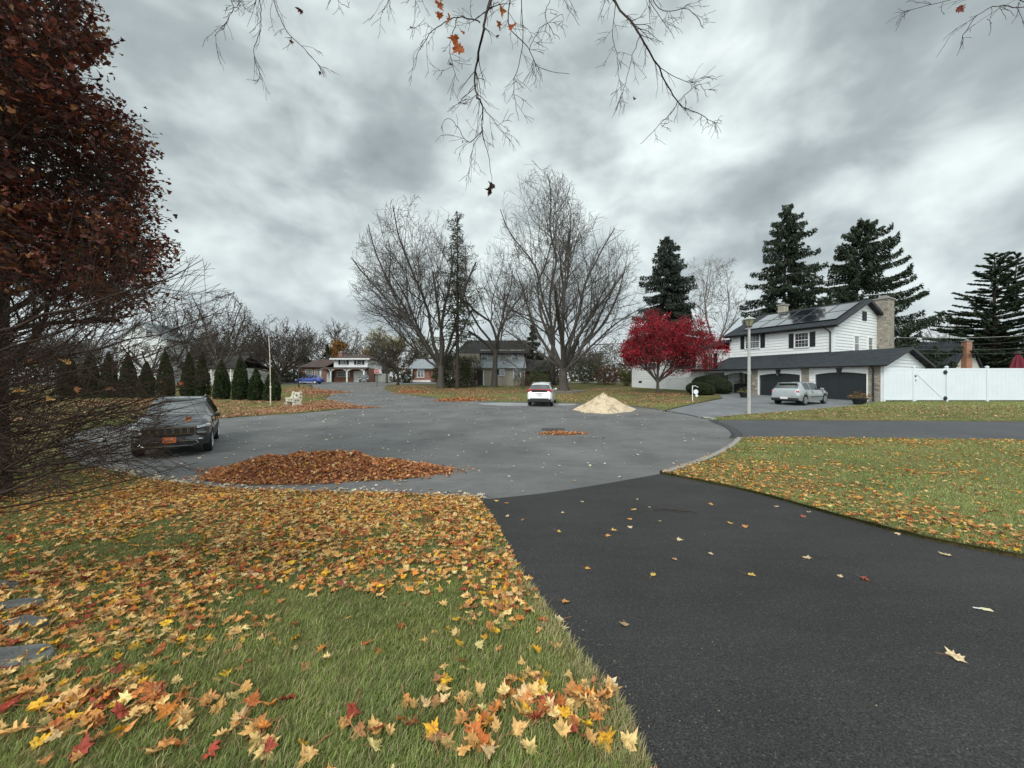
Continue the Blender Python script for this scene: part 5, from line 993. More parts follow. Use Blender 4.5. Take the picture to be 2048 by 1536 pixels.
# big leaf pile on the street
M_pileb = plain('pile_base', (.16, .07, .035), .95, var=.4, scale=25, bump=.5)
def leafpile(name, cu, cv, ru, H, ry, n, label, size=(.045, .075), noise=.05, peak=2., pal=PAL_P, wt=WT_P, det=True):
    o, (x0, y0, V) = heap(name, cu, cv, ru, H, ry, M_pileb, label, 'leaf pile', noise, peak)
    from mathutils.bvhtree import BVHTree
    bv = BVHTree.FromPolygons([tuple(v) for v in o.data.vertices.values() and [v.co for v in o.data.vertices]], [tuple(p.vertices) for p in o.data.polygons])
    pts = []
    for k in range(n):
        a = rng.uniform(0, 2*PI); r_ = math.sqrt(rng.uniform(0, 1.0))*1.03 if rng.random() > .07 else 1+abs(rng.normal(0, .09)); x, y = r_*ru*(1+.1*math.sin(3*a+1)+.05*math.sin(7*a))*math.cos(a), r_*ry*(1+.1*math.sin(3*a+1))*math.sin(a); h = bv.ray_cast(Vector((x, y, 4)), Vector((0, 0, -1)))
        z = h[0].z if h[0] else float(zt(x0+x, y0+y)-zt(x0, y0)); pts.append((x, y, max(z, float(zt(x0+x, y0+y)-zt(x0, y0)))+rng.uniform(.005, .06)))
    p = leaves_mesh('pile_leaves', np.array(pts), rng.uniform(*size, n), det, .75, pal, wt, o); return o
leafpile('leaf_pile', 641, 946, 2.8, .44, 1.08, 7500, 'broad heap of rust brown leaves raked onto the near street', noise=.085, peak=2.2)
leafpile('leaf_pile', 1122, 868, .95, .05, .30, 420, 'thin rusty streak of leaves beside the manhole', noise=.01)
leafpile('leaf_pile', 925, 801.5, 2.3, .22, .8, 1500, 'low reddish heap of leaves along the far kerb left of the white car', (.07, .11), .03)
leafpile('leaf_pile', 822, 786, 1.7, .35, .9, 900, 'small brown leaf heap on the lawn edge right of the stop sign', (.07, .12), .03)
leafpile('leaf_pile', 655, 816, 2.9, .16, .8, 2600, 'orange leaf drift on the street tip beside the bench lawn', (.07, .11), .02, pal=pal_far, wt=wf)
leafpile('leaf_pile', 640, 786, 2.6, .3, 2.3, 1500, 'orange leaf drift at the farther bend of the street', (.1, .15), .02, pal=pal_far, wt=wf)
# edging stones at the left, fallen twig and tag on the driveway
M_slate = plain('slate_stone', (.105, .11, .105), .9, var=.45, scale=7, bump=.9)
def rock(u, v, a, b, h, rz, label):
    x, y = G(u, v); bm = bmesh.new(); bmesh.ops.create_icosphere(bm, subdivisions=3, radius=1)
    for q in bm.verts:
        n_ = float(vnoise(q.co.x*1.3+u, q.co.y*1.3+q.co.z, 1.2, 8)); q.co = Vector((q.co.x*a*(1+.35*(n_-.5)), q.co.y*b*(1+.5*(n_-.5)), max(min(q.co.z, .45), -.5)*h*(1+.3*(n_-.5))))
    me = bpy.data.meshes.new('edging_stone'); bm.to_mesh(me); bm.free(); o = link('edging_stone', me, M_slate, None, 30); o.location = (x, y, float(zt(x, y))+.03+h*.12); o.scale = (.78, .78, .85); o.rotation_euler = (rng.normal(0, .12), rng.normal(0, .12), rz); return tag(o, label, 'stone', 'edging stones')
rock(30, 1340, .25, .12, .11, .2, 'flat grey edging stone, nearest of those among the left leaves'); rock(48, 1268, .20, .10, .11, -.2, 'grey edging stone second from nearest among the left leaves'); rock(40, 1228, .20, .09, .10, .3, 'grey edging stone behind the two nearest ones'); rock(4, 1190, .16, .09, .10, .1, 'farthest grey edging stone at the left picture edge')
x, y = G(1350, 1026); m = MB(); p = [(-.30, .10, 0), (-.12, .04, .03), (.05, .0, .02), (.22, -.07, .03), (.34, -.1, .0)]; m.tube(p, [.005, .008, .009, .006, .003], 5); m.tube([(.05, 0, .02), (.14, .05, .06)], [.005, .002], 4); m.tube([(-.12, .04, .03), (-.2, .0, .05)], [.005, .002], 4); o = m.build('fallen_twig', M_twig, None); o.location = (x, y, float(zt(x, y))+.01); tag(o, 'thin dark twig lying on the black driveway', 'twig')
x, y = G(1968, 1222); tg = empty('plastic_tag', (x, y, float(zt(x, y))), R(-22), 'pale yellow plastic tag dropped on the black driveway', 'tag'); m = MB(); m.box(-.01, .05, -.018, .018, .006, .012); m.build('tag_body', plain('tag_yellow', (.72, .66, .42), .5), tg, bevel=.002); m = MB(); m.box(-.055, -.01, -.005, .006, .006, .010); m.build('tag_strap', M_trim, tg)
# flower pots
def pot(u, v, r_, h_, label, flow, fcol):
    b = at(u, v) if isinstance(u, (int, float)) and v else Vector(u); e = empty('flower_pot', b, 0, label, 'flower pot', 'dark flower pots by the garage'); m = MB(); m.lathe([(r_*.7, 0), (r_*.95, h_*.8), (r_*1.05, h_*.82), (r_*1.05, h_), (r_*.9, h_)], 18); m.build('pot', M_black, e, smooth=40)
    n = flow; a = rng.uniform(0, 2*PI, n); q = np.sqrt(rng.random(n))*r_*1.5; p = np.column_stack([np.cos(a)*q, np.sin(a)*q, h_+rng.uniform(0, .5, n)*(1.2-q/(r_*1.6))])
    leaves_mesh('flowers', p, rng.uniform(.035, .06, n), False, .7, np.array([fcol, (.05, .09, .03), (.12, .14, .05)]), np.array([.5, .3, .2]), e); return e
pot(1719, 809, .42, .42, 'dark pot of orange flowers beside the right garage door', 420, (.55, .25, .05)); pot(1489, 795, .40, .42, 'dark pot of small flowers at the left garage pier', 200, (.45, .33, .12))
lo = Matrix.Rotation(-HT, 3, 'Z')@Vector((pl-1.6, 1.3, 0))
e = empty('planter_box', (HO.x+lo.x, HO.y+lo.y, float(zt(HO.x+lo.x, HO.y+lo.y))+.1), -HT, 'dark planter trough in the shade of the entrance porch', 'planter'); m = MB(); m.box(-.7, .7, -.3, .3, 0, .8); m.build('trough', M_black, e, bevel=.04)
n = 160; leaves_mesh('flowers', np.column_stack([rng.uniform(-.7, .7, n), rng.uniform(-.3, .3, n), rng.uniform(.8, 1.15, n)]), rng.uniform(.05, .09, n), False, .7, np.array([(.4, .22, .12), (.08, .1, .04)]), np.array([.5, .5]), e)
# closed maroon parasol behind the fence
b = Vector(((2036-1024)/F*34, 34, .35)); um = empty('patio_umbrella', b, 0, 'closed maroon patio parasol behind the white fence', 'umbrella'); m = MB(); m.tube([(0, 0, 0), (0, 0, 3.85)], .03, 8); m.build('pole', M_iron, um)
m = MB(); pr = [(.62, 2.2), (.55, 2.5), (.32, 3.3), (.08, 3.78), (.02, 3.85)]; n = 16; V = []
for (r_, h_) in pr:
    for i in range(n): t = 2*PI*i/n; q = r_*(1.0 if i % 2 else .62); V.append((q*math.cos(t), q*math.sin(t), h_-(0 if i % 2 else .05)))
m.add(V, [(j*n+i, j*n+(i+1) % n, (j+1)*n+(i+1) % n, (j+1)*n+i) for j in range(len(pr)-1) for i in range(n)]); m.build('canopy', plain('maroon_cloth', (.16, .02, .035), .9), um)
m = MB(); m.box(-.14, .14, -.14, .14, 3.8, 4.0); m.build('finial', M_bark, um)
# overhead wires with their pole outside the frame
wp = empty('utility_pole', (66, 44, 1.2), 0, 'wooden utility pole carrying the wires beyond the fence', 'utility pole'); m = MB(); m.tube([(0, 0, -1), (0, 0, 11)], [.17, .12], 8); m.build('pole', M_bark, wp)
for i, (v0, v1, w_) in enumerate(((674, 662, .022), (697, 687, .022), (704, 696, .018), (690, 673, .014))):
    a = P(1772+(0 if i == 0 else 30), v0, 42); b = P(2060, v1, 42); e = b+(b-a)*.6; pts = [a+(e-a)*t-Vector((0, 0, .5*4*t*(1-t))) for t in np.linspace(0, 1, 14)]; m = MB(); m.tube(pts, w_, 5, cap=False)
    tag(m.build('power_line', plain('cable_%d' % (i == 0), (.32, .32, .31) if i == 0 else (.07, .07, .07), .6), None), ['thick pale cable crossing above the white fence, topmost of four', 'dark cable just below the middle of the four wires', 'lowest dark cable over the dark roof', 'thin dark cable second from the top'][i], 'cable', 'wires over the fence')
# ================================================================ trees
def seg_mesh(name, segs, mat, parent=None, thick=.03):
    """tapering limbs from (p0, p1, r0, r1) rows: five sides for limbs, three for twigs"""
    A = np.array([(*a, *b, r0, r1) for a, b, r0, r1 in segs], float); Vs, Fs = [], []; off = 0
    for sel, n in ((A[:, 6] >= thick, 7), (A[:, 6] < thick, 3)):
        B = A[sel]
        if not len(B): continue
        p, q = B[:, :3], B[:, 3:6]; d = q-p; l = np.linalg.norm(d, axis=1, keepdims=True); d = d/np.maximum(l, 1e-6); q = q+d*np.minimum(B[:, 7:8], l*.2)
        ref = np.where(np.abs(d[:, 2:3]) < .9, np.array([[0, 0, 1.]]), np.array([[1., 0, 0]])); a = np.cross(d, ref); a /= np.linalg.norm(a, axis=1, keepdims=True); b = np.cross(d, a)
        t = 2*PI*np.arange(n)/n; ring = a[:, None]*np.cos(t)[None, :, None]+b[:, None]*np.sin(t)[None, :, None]
        V = np.concatenate([p[:, None]+ring*B[:, 6][:, None, None], q[:, None]+ring*B[:, 7][:, None, None]], 1); m = len(B); i = np.arange(m)[:, None]*2*n+off; k = np.arange(n)[None]; k2 = (k+1) % n
        Fs.append(np.stack([i+k, i+k2, i+n+k2, i+n+k], -1).reshape(-1, 4)); Vs.append(V.reshape(-1, 3)); off += m*2*n
    return npmesh(name, np.vstack(Vs), np.vstack(Fs), mat, parent, smooth=True)
def rv(): return Vector((random.gauss(0, 1), random.gauss(0, 1), random.gauss(0, 1)))
def grow(S, tips, p, d, L, r, lvl, C):
    """one limb and its side limbs; C holds the habit of the tree"""
    n = max(2, int(L/C['seg'][lvl])); l = L/n; last = lvl == C['levels']-1; kids = C['kids'][lvl] if not last else 0; r1 = r*C['taper'][lvl]
    rmin = C['rmin']; start = C['start'][lvl]; ks = sorted(random.uniform(start, .97) for _ in range(kids)); ki = 0; side = random.uniform(0, 2*PI)
    for i in range(n):
        d = (d+rv()*C['wob'][lvl]+Vector((0, 0, C['up'][lvl]))*l).normalized(); q = p+d*l
        if C['env'] and (lvl > 0 or i > n*.3 or C.get('strict')) and not C['env'](q):
            if i: tips.append((p, d)); 
            return
        ra = r+(r1-r)*i/n; rb = r+(r1-r)*(i+1)/n; S.append((tuple(p), tuple(q), max(ra, rmin), max(rb, rmin)))
        while ki < kids and ks[ki] <= (i+1)/n:
            t = ks[ki]; ki += 1; side += 2.4+random.uniform(-.5, .5); ax = d.orthogonal().normalized(); ax = Matrix.Rotation(side, 3, d)@ax
            cd_ = (Matrix.Rotation(R(random.gauss(C['ang'][lvl], 9)), 3, ax)@d).normalized(); pp = p+(q-p)*random.random()
            grow(S, tips, pp, cd_, L*C['ratio'][lvl]*(1.15-.55*t)*random.uniform(.75, 1.2), ra*C['rr'][lvl]*random.uniform(.8, 1.1), lvl+1, C)
        p = q
    tips.append((p, d))
def ellip(*E):
    """pixel ellipses at a depth as a volume in the world: (col, row, rad, rad, depth, depth radius)"""
    L = [(P(u, v, d), a/F*d, dr, b/F*d) for u, v, a, b, d, dr in E]
    def f(q):
        for c, a, b, h in L:
            if ((q.x-c.x)/a)**2+((q.y-c.y)/b)**2+((q.z-c.z)/h)**2 < 1: return True
        return False
    return f
def ground_at(u, d): x = (u-1024)/F*d; return Vector((x, d, float(zt(x, d))))
def tree(name, label, u, d, trunk_h, r, leaders, C, lean=0, mat=None, group=None, cat='tree', z=None):
    b = ground_at(u, d); rt = empty(name, b, 0, label, cat, group); S, tips = [], []; p = Vector((0, 0, -.3)); C = dict(C); env = C['env']
    if env: C['env'] = lambda q: env(q+b)
    n = 5; dd = Vector((lean, 0, 1)).normalized(); T = []
    for i in range(n):
        h = (trunk_h+.3)/n; q = p+(dd+rv()*.03)*h; ra = r*(1.35-.35*min(1, i/1.5)) if i < 2 else r*(1-.06*i); rb = r*(1.35-.35*min(1, (i+1)/1.5)) if i < 1 else r*(1-.06*(i+1)); T.append((tuple(p), tuple(q), ra, rb)); p = q
    for (az, el, L, rf) in leaders:
        v = Vector((math.cos(R(az))*math.cos(R(el)), math.sin(R(az))*math.cos(R(el)), math.sin(R(el)))); h0 = random.uniform(.75, 1.0) if len(leaders) > 1 else 1; grow(S, tips, p*h0, v, L, r*rf, 0, C)
    seg_mesh('trunk', T, mat or M_bark, rt); seg_mesh('crown', S, mat or M_bark, rt); return rt, S, tips
def habit(env=None, levels=4, kids=(9, 7, 5, 0), seg=(1.0, .8, .55, .4), wob=(.10, .13, .16, .2), up=(.02, .06, .05, .03), ang=(38, 38, 40, 40), ratio=(.5, .5, .5), start=(.18, .12, .1, 0), taper=(.22, .25, .35, .5), rr=(.45, .55, .6), rmin=.014):
    return dict(env=env, levels=levels, kids=kids, seg=seg, wob=wob, up=up, ang=ang, ratio=ratio, start=start, taper=taper, rr=rr, rmin=rmin)
def cards(name, pos, size, pal, wt, parent=None, aspect=.6, mat=None, dirs=None, spread=.6):
    """leaf-sized four-point faces; dirs gives the way each one points"""
    n = len(pos); d = rng.normal(0, 1, (n, 3)) if dirs is None else np.asarray(dirs)+rng.normal(0, spread, (n, 3)); d /= np.linalg.norm(d, axis=1, keepdims=True)
    r_ = rng.normal(0, 1, (n, 3)); s = np.cross(d, r_); s /= np.linalg.norm(s, axis=1, keepdims=True); sz = np.asarray(size)[:, None]; pos = np.asarray(pos)
    nn = np.cross(d, s)*sz*.15
    V = np.stack([pos-d*sz*.5, pos+s*sz*aspect*.5+nn, pos+d*sz*.5, pos-s*sz*aspect*.5+nn], 1); c = pal[rng.choice(len(pal), n, p=wt)]*rng.uniform(.7, 1.25, (n, 1)); i = np.arange(n)*4
    return npmesh(name, V.reshape(-1, 3), np.column_stack([i, i+1, i+2, i+3]), mat or M_foliage, parent, np.repeat(c, 4, 0))
E = ellip
# --- the big bare trees in the centre
D = 51
t1 = tree('bare_tree', 'large bare vase shaped tree left of the centre with many spreading limbs', 882, D, 3.4, .50,
     [(175, 46, 16, .42), (190, 58, 20, .5), (150, 66, 22, .5), (90, 78, 23, .55), (30, 70, 21, .45), (-60, 64, 19, .45), (170, 28, 13, .34), (10, 52, 14, .36), (240, 62, 19, .42), (200, 40, 16, .4)],
     habit(E((835, 590, 132, 192, D, 9), (790, 660, 92, 60, D, 7)), kids=(13, 8, 6, 0), rmin=.014))
D = 60
tree('bare_tree', 'tallest bare tree in the centre, its trunk behind the white car', 1104, D, 9, .42, [(180, 72, 22, .5), (90, 84, 25, .6), (0, 74, 22, .5), (140, 58, 17, .36), (20, 60, 17, .36), (-90, 74, 22, .45), (175, 45, 12, .3)],
     habit(E((1085, 520, 102, 182, D, 9), (1060, 430, 60, 95, D, 8)), kids=(13, 8, 6, 0), up=(.03, .07, .05, .03), rmin=.016), group=None)
D = 46
tree('bare_tree', 'big bare tree in the block ring with limbs fanning from a short trunk', 1127, D, 2.6, .62,
     [(0, 48, 15, .36), (5, 60, 17, .4), (170, 50, 13, .34), (185, 64, 15, .4), (90, 76, 17, .45), (-80, 70, 16, .4), (30, 40, 14, .32), (150, 36, 10, .28), (-20, 70, 17, .38), (200, 74, 16, .36), (60, 60, 15, .32), (-5, 32, 12, .28), (10, 54, 17, .36)],
     habit(E((1150, 595, 152, 170, D, 8.5), (1100, 660, 120, 90, D, 8)), kids=(10, 7, 6, 0), ang=(30, 36, 40, 40), wob=(.07, .12, .16, .2), rmin=.0125))
D = 55.5
tree('bare_tree', 'mid sized bare tree with a forked trunk before the tan house', 988, D, 6.0, .42, [(165, 52, 16, .55), (20, 68, 18, .55), (100, 76, 19, .5), (190, 72, 18, .45), (-60, 62, 14, .38), (5, 50, 13, .35)],
     habit(E((985, 572, 84, 114, D, 6)), kids=(9, 7, 5, 0), wob=(.15, .16, .18, .2), rmin=.015))
D = 74
tree('bare_tree', 'pale bare tree between the red maple and the roof', 1428, D, 6, .36, [(175, 62, 17, .5), (90, 80, 19, .6), (5, 64, 17, .5), (-90, 60, 14, .4), (150, 45, 12, .35), (30, 45, 12, .35)], habit(E((1425, 585, 62, 104, D, 6)), kids=(9, 7, 5, 0), rmin=.022), mat=M_bark_p)
# --- smaller bare trees round the far corner
D = 60.5; tree('small_tree', 'small bare round tree beside the stop sign with a stout trunk', 796, D, 2.0, .22, [(a, e, 5, .5) for a, e in ((170, 40), (10, 45), (90, 65), (250, 55), (-20, 30), (140, 60))], habit(E((792, 716, 48, 42, D, 4)), kids=(7, 6, 4, 0), seg=(.5, .4, .3, .25), rmin=.02), mat=M_bark_d)
D = 70; tree('small_tree', 'bare small tree just left of the stout trunk near the stop sign', 774, D, 2.0, .22, [(a, e, 6, .5) for a, e in ((170, 45), (10, 50), (90, 65), (250, 55), (200, 70))], habit(E((768, 712, 38, 42, D, 4)), kids=(7, 6, 4, 0), seg=(.6, .5, .35, .3), rmin=.022), mat=M_bark)
D = 66; tree('dark_tree', 'broad dense dark bare tree left of the far house', 560, D, 1.6, .35, [(a, e, 12, .45) for a, e in ((175, 30), (5, 28), (90, 60), (160, 50), (20, 52), (250, 60), (-40, 40), (200, 20))], habit(E((556, 692, 62, 66, D, 6)), kids=(10, 8, 5, 0), seg=(.9, .7, .45, .35), rmin=.024), mat=M_bark_d)
D = 56; tree('bare_tree', 'tall bare grey tree behind the evergreen row', 438, D, 3, .3, [(a, e, 13, .5) for a, e in ((175, 60), (5, 62), (90, 78), (160, 50), (20, 50), (250, 60))], habit(E((440, 660, 58, 82, D, 6)), kids=(9, 7, 5, 0), rmin=.02))
D = 62; tree('bare_tree', 'bare tree seen over the black car through nearer twigs', 352, D, 3, .3, [(a, e, 13, .5) for a, e in ((175, 60), (5, 62), (90, 78), (160, 50), (20, 50))], habit(E((352, 672, 60, 80, D, 6)), kids=(8, 7, 5, 0), rmin=.022))
D = 61; tree('bare_tree', 'bare tree at the far left behind the near twigs', 160, D, 3, .3, [(a, e, 13, .5) for a, e in ((175, 60), (5, 62), (90, 78), (160, 50), (20, 50))], habit(E((160, 670, 80, 85, D, 6)), kids=(8, 7, 5, 0), rmin=.022))
D = 105; tree('bare_tree', 'flat topped bare tree behind the far house roof', 703, D, 9, .3, [(a, e, 9, .5) for a, e in ((175, 35), (5, 38), (90, 60), (200, 55), (-30, 50))], habit(E((697, 682, 42, 34, D, 6)), kids=(6, 5, 3, 0), up=(.01, .02, .02, 0), rmin=.035), mat=M_bark_p)
D = 95; tree('bare_tree', 'distant bare tree between the tall spruces and the pine', 1872, D, 5, .3, [(a, e, 14, .5) for a, e in ((175, 55), (5, 55), (90, 78), (200, 65), (-30, 60))], habit(E((1872, 672, 46, 52, D, 6)), kids=(7, 6, 4, 0), rmin=.032), mat=M_bark_p)
for (u, dd_, top_, nm) in ((300, 58, 690, 'low brown bare tree above the black car, left of another'), (395, 60, 650, 'brown bare tree directly above the black car'), (500, 70, 640, 'brown bare tree between evergreens and the dense dark tree'), (620, 88, 700, 'low brown bare tree just left of the far house'), (230, 60, 700, 'low brown bare tree behind the left evergreens')):
    tree('bare_tree', nm, u, dd_, 1.8, .28, [(a, e, 10, .5) for a, e in ((175, 40), (5, 42), (90, 70), (150, 55), (30, 55), (250, 60))], habit(E((u, (top_+765)/2, 56, (765-top_)/2+8, dd_, 5)), kids=(10, 8, 5, 0), seg=(.9, .7, .45, .35), rmin=.022), mat=M_bark)
D = 62; tree('bare_tree', 'young bare tree on the lawn left of the white car', 1046, 50, 2.2, .12, [(a, e, 6, .6) for a, e in ((165, 55), (20, 60), (90, 75))], habit(E((1040, 700, 45, 55, 50, 4)), kids=(6, 5, 4, 0), seg=(.5, .4, .3, .25), rmin=.018))
# --- distant mixed woodland, one mass
S = []; TP = []
for k in range(92):
    x = -150+k*3.4+random.uniform(-2, 2); d = random.uniform(98, 130); h = random.uniform(5.5, 9.5)+(4 if x < -45 else 0)+(2 if x > 30 else 0); b = Vector((x, d, 1.6))
    C = habit(None, levels=3, kids=(9, 7, 0), seg=(1.4, .9, .6), ratio=(.55, .5, .5), rmin=.04, ang=(42, 42, 42))
    S.append((tuple(b), tuple(b+Vector((0, 0, h*.3))), .3, .25))
    for j in range(5):
        az = j*1.26+random.random(); el = R(random.uniform(45, 80)); grow(S, TP, b+Vector((0, 0, h*.25)), Vector((math.cos(az)*math.cos(el), math.sin(az)*math.cos(el), math.sin(el))), h*.8, .16, 0, C)
tag(seg_mesh('far_woods', S, M_bark, None), 'grey brown woodland on the skyline behind the houses', 'woods', kind='stuff')
n = 26000; ks = rng.integers(0, len(TP), n); nb_ = 16000; low_ = np.column_stack([rng.uniform(-150, 150, nb_), rng.uniform(100, 128, nb_), 1.6+rng.random(nb_)**1.5*5.5]); tp = np.array([tuple(TP[i][0]) for i in range(len(TP))])[ks]+rng.normal(0, .5, (n, 3)); tp[:, 2] = np.minimum(tp[:, 2], 1.6+(tp[:, 2]-1.6)*.8)
tp = np.vstack([tp, low_]); n += nb_
tag(cards('woodland_undergrowth', tp, np.concatenate([rng.uniform(.25, .5, n-nb_), rng.uniform(.7, 1.3, nb_)]), np.array([(.11, .085, .06), (.15, .11, .07), (.07, .075, .045), (.17, .12, .08)]), np.array([.4, .25, .2, .15])), 'last brown leaves and brush of the far woodland', 'brush', kind='stuff')
# --- leafy crowns
def leafy(name, label, u, d, trunk_h, r, leaders, env, pal, wt, n, size, mat=None, jit=.3, cat='tree', kids=(8, 6, 5, 0), aspect=.7, group=None, **kw):
    rt, S, tips = tree(name, label, u, d, trunk_h, r, leaders, habit(env, kids=kids, **kw), mat=mat, cat=cat, group=group); b = rt.location
    tp = np.array([tuple(t[0]) for t in tips]); k = rng.integers(0, len(tp), n); p = tp[k]+rng.normal(0, jit, (n, 3))*np.array([1, 1, .6])
    cards('foliage', p, rng.uniform(*size, n), np.array(pal), np.array(wt), rt, aspect); return rt
D = 36.5
leafy('red_maple', 'crimson japanese maple in full leaf before the white house wing', 1316, D, 1.3, .17, [(170, 42, 5.6, .6), (10, 40, 6.0, .6), (90, 66, 5.5, .6), (60, 62, 6, .55), (200, 64, 5.5, .5), (-60, 52, 5, .5), (-10, 56, 6.4, .55), (150, 55, 5.6, .5), (0, 30, 5.6, .45), (185, 34, 4.5, .4)],
      E((1342, 675, 82, 78, D, 4.2), (1306, 702, 62, 42, D, 3.6), (1385, 702, 60, 42, D, 3.4)), [(.36, .013, .030), (.25, .011, .023), (.46, .03, .046), (.16, .013, .02)], [.4, .25, .2, .15], 26000, (.09, .17), mat=M_bark, jit=.2, kids=(11, 8, 6, 0), seg=(.5, .4, .3, .25), up=(.02, .02, .02, 0), rmin=.009)
D = 92; leafy('yellow_tree', 'yellow green leafy tree behind the stop sign', 770, D, 4, .3, [(a, e, 9, .5) for a, e in ((175, 50), (5, 50), (90, 75), (140, 60), (40, 60), (-60, 60))], E((768, 694, 44, 40, D, 5)), [(.30, .27, .10), (.22, .22, .09), (.36, .28, .11)], [.4, .4, .2], 4200, (.2, .42), jit=.5, rmin=.03)
D = 98; leafy('orange_tree', 'small orange tree above the far house chimney', 676, D, 5, .3, [(a, e, 6, .5) for a, e in ((175, 40), (5, 40), (90, 70), (200, 60))], E((676, 698, 26, 19, D, 4)), [(.40, .18, .04), (.30, .16, .05), (.2, .14, .05)], [.4, .35, .25], 2400, (.25, .45), jit=.4, rmin=.035)
D = 98; leafy('orange_tree', 'faded orange tree right of the far house roof', 731, D, 4, .3, [(a, e, 5, .5) for a, e in ((175, 40), (5, 40), (90, 70))], E((730, 714, 22, 16, D, 4)), [(.34, .17, .05), (.26, .16, .07)], [.5, .5], 1300, (.25, .45), jit=.4, rmin=.035)
D = 85; leafy('yellow_tree', 'thin yellow leafed tree behind the big left bare tree', 850, D, 4, .3, [(a, e, 8, .5) for a, e in ((175, 50), (5, 50), (90, 75))], E((852, 705, 42, 36, D, 5)), [(.24, .21, .09), (.18, .18, .08)], [.5, .5], 1500, (.2, .4), jit=.5, rmin=.03)
# shrubs
def shrub(name, label, u, v, d, wu, hv, pal, wt, n, size=(.08, .16), twiggy=True, group=None, dy=None):
    """wu, hv: half width and full height in photo pixels"""
    b = ground_at(u, d); a = wu/F*d; h = hv/F*d; dy = dy or a*.8; rt = empty(name, b, 0, label, 'shrub', group)
    p = rng.normal(0, 1, (n, 3)); p /= np.linalg.norm(p, axis=1, keepdims=True); lump = 1+.28*(vnoise(p[:, 0]*2+u, p[:, 2]*2+p[:, 1], 1.3, int(u) % 50)-.5)*2
    p = p*(rng.uniform(.45, 1, n)**.5*lump)[:, None]*np.array([a, dy, h*.52])+np.array([0, 0, h*.5]); p[:, 2] = np.maximum(p[:, 2], .05)
    cards('foliage', p, rng.uniform(*size, n), np.array(pal), np.array(wt), rt, .55)
    if twiggy:
        S, tp = [], []; C = habit(None, levels=3, kids=(5, 4, 0), seg=(.4, .3, .2), rmin=.008)
        for k in range(9): az = random.uniform(0, 2*PI); el = R(random.uniform(45, 85)); grow(S, tp, Vector((random.uniform(-.3, .3)*a, 0, -.1)), Vector((math.cos(az)*math.cos(el), math.sin(az)*math.cos(el), math.sin(el))), h*.9, .03, 0, C)
        seg_mesh('stem', S, M_bark_d, rt)
    return rt
GRN = [(.045, .07, .03), (.07, .10, .04), (.03, .045, .022)]; GW = [.4, .3, .3]
shrub('dark_shrub', 'dark evergreen shrub mass beneath the left bare tree', 905, 770, 54, 44, 68, GRN+[(.12, .06, .035)], [.35, .25, .25, .15], 5200, (.14, .3))
shrub('dark_shrub', 'reddish green shrub against the tan house corner', 940, 768, 57, 24, 62, [(.10, .05, .03), (.05, .06, .03)], [.5, .5], 2200, (.12, .26))
shrub('green_shrub', 'bright green rhododendron right of the tan house', 1077, 768, 57, 24, 30, [(.10, .15, .05), (.06, .09, .04)], [.5, .5], 1800, (.1, .2))
shrub('brown_shrub', 'loose grey brown bush at the right wall of the tan house', 1045, 768, 57, 20, 24, [(.14, .12, .08), (.09, .09, .05)], [.5, .5], 900, (.1, .2))
shrub('rust_shrub', 'rust red bare shrub between the centre trees and the white wing', 1213, 765, 56, 28, 38, [(.17, .08, .05), (.22, .10, .06), (.12, .09, .06)], [.4, .3, .3], 2200, (.1, .22))
shrub('yellow_shrub', 'yellow green shrub at the left corner of the white wing', 1253, 768, 52, 15, 34, [(.22, .20, .06), (.14, .15, .05)], [.5, .5], 1200, (.1, .2))
shrub('green_shrub', 'dark green bush behind the block ring', 1172, 768, 60, 30, 44, GRN, GW, 2000, (.12, .25))
shrub('olive_shrub', 'tall olive brown thicket behind the rust shrub', 1225, 768, 70, 38, 78, [(.12, .11, .06), (.16, .13, .07), (.08, .08, .045)], [.4, .3, .3], 3400, (.15, .35))
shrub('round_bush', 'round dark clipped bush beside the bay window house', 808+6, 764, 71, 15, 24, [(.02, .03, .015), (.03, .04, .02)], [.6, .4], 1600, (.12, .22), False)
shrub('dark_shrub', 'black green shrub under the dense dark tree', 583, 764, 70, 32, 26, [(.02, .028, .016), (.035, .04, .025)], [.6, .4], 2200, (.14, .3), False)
shrub('olive_shrub', 'dark brush hiding the wing of the tan house', 1100, 768, 60, 40, 50, [(.07, .065, .045), (.05, .055, .03)], [.5, .5], 2600, (.14, .3))
shrub('leafless_shrub', 'thin bare shrub under the windows of the white wing', 1352, 775, 43.5, 26, 32, [(.16, .15, .10)], [1.], 260, (.06, .1), dy=.7)
shrub('leafless_shrub', 'second thin bare shrub close beside the clipped yews', 1392, 778, 41.5, 20, 34, [(.15, .13, .10)], [1.], 220, (.06, .1), dy=.7)
def yew(u, v, d, wu, hv, dy, label, tilt=0.):
    b = ground_at(u, d); a = wu/F*d; h = hv/F*d; rt = empty('clipped_yew', b, tilt, label, 'shrub', None); bm = bmesh.new(); bmesh.ops.create_icosphere(bm, subdivisions=4, radius=1)
    for q in bm.verts: q.co = Vector((q.co.x*a*.95, q.co.y*dy*.95, h*.45+q.co.z*h*.5-.12*h*q.co.x))
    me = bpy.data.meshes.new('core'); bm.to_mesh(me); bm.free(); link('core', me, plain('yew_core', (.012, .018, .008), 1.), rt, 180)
    n = 9000; p = rng.normal(0, 1, (n, 3)); p /= np.linalg.norm(p, axis=1, keepdims=True); dr = p.copy(); k = 1+.04*(vnoise(p[:, 0]*5, p[:, 2]*5+p[:, 1]*4, 1.4, 7)-.5)*2
    p = p*k[:, None]*np.array([a, dy, h*.53]); p[:, 2] += h*.45-.12*h*p[:, 0]/a; cards('foliage', p, rng.uniform(.07, .13, n), np.array([(.045, .06, .025), (.07, .085, .035), (.028, .04, .018)]), np.array([.4, .25, .35]), rt, .5, dirs=dr, spread=.7); return rt
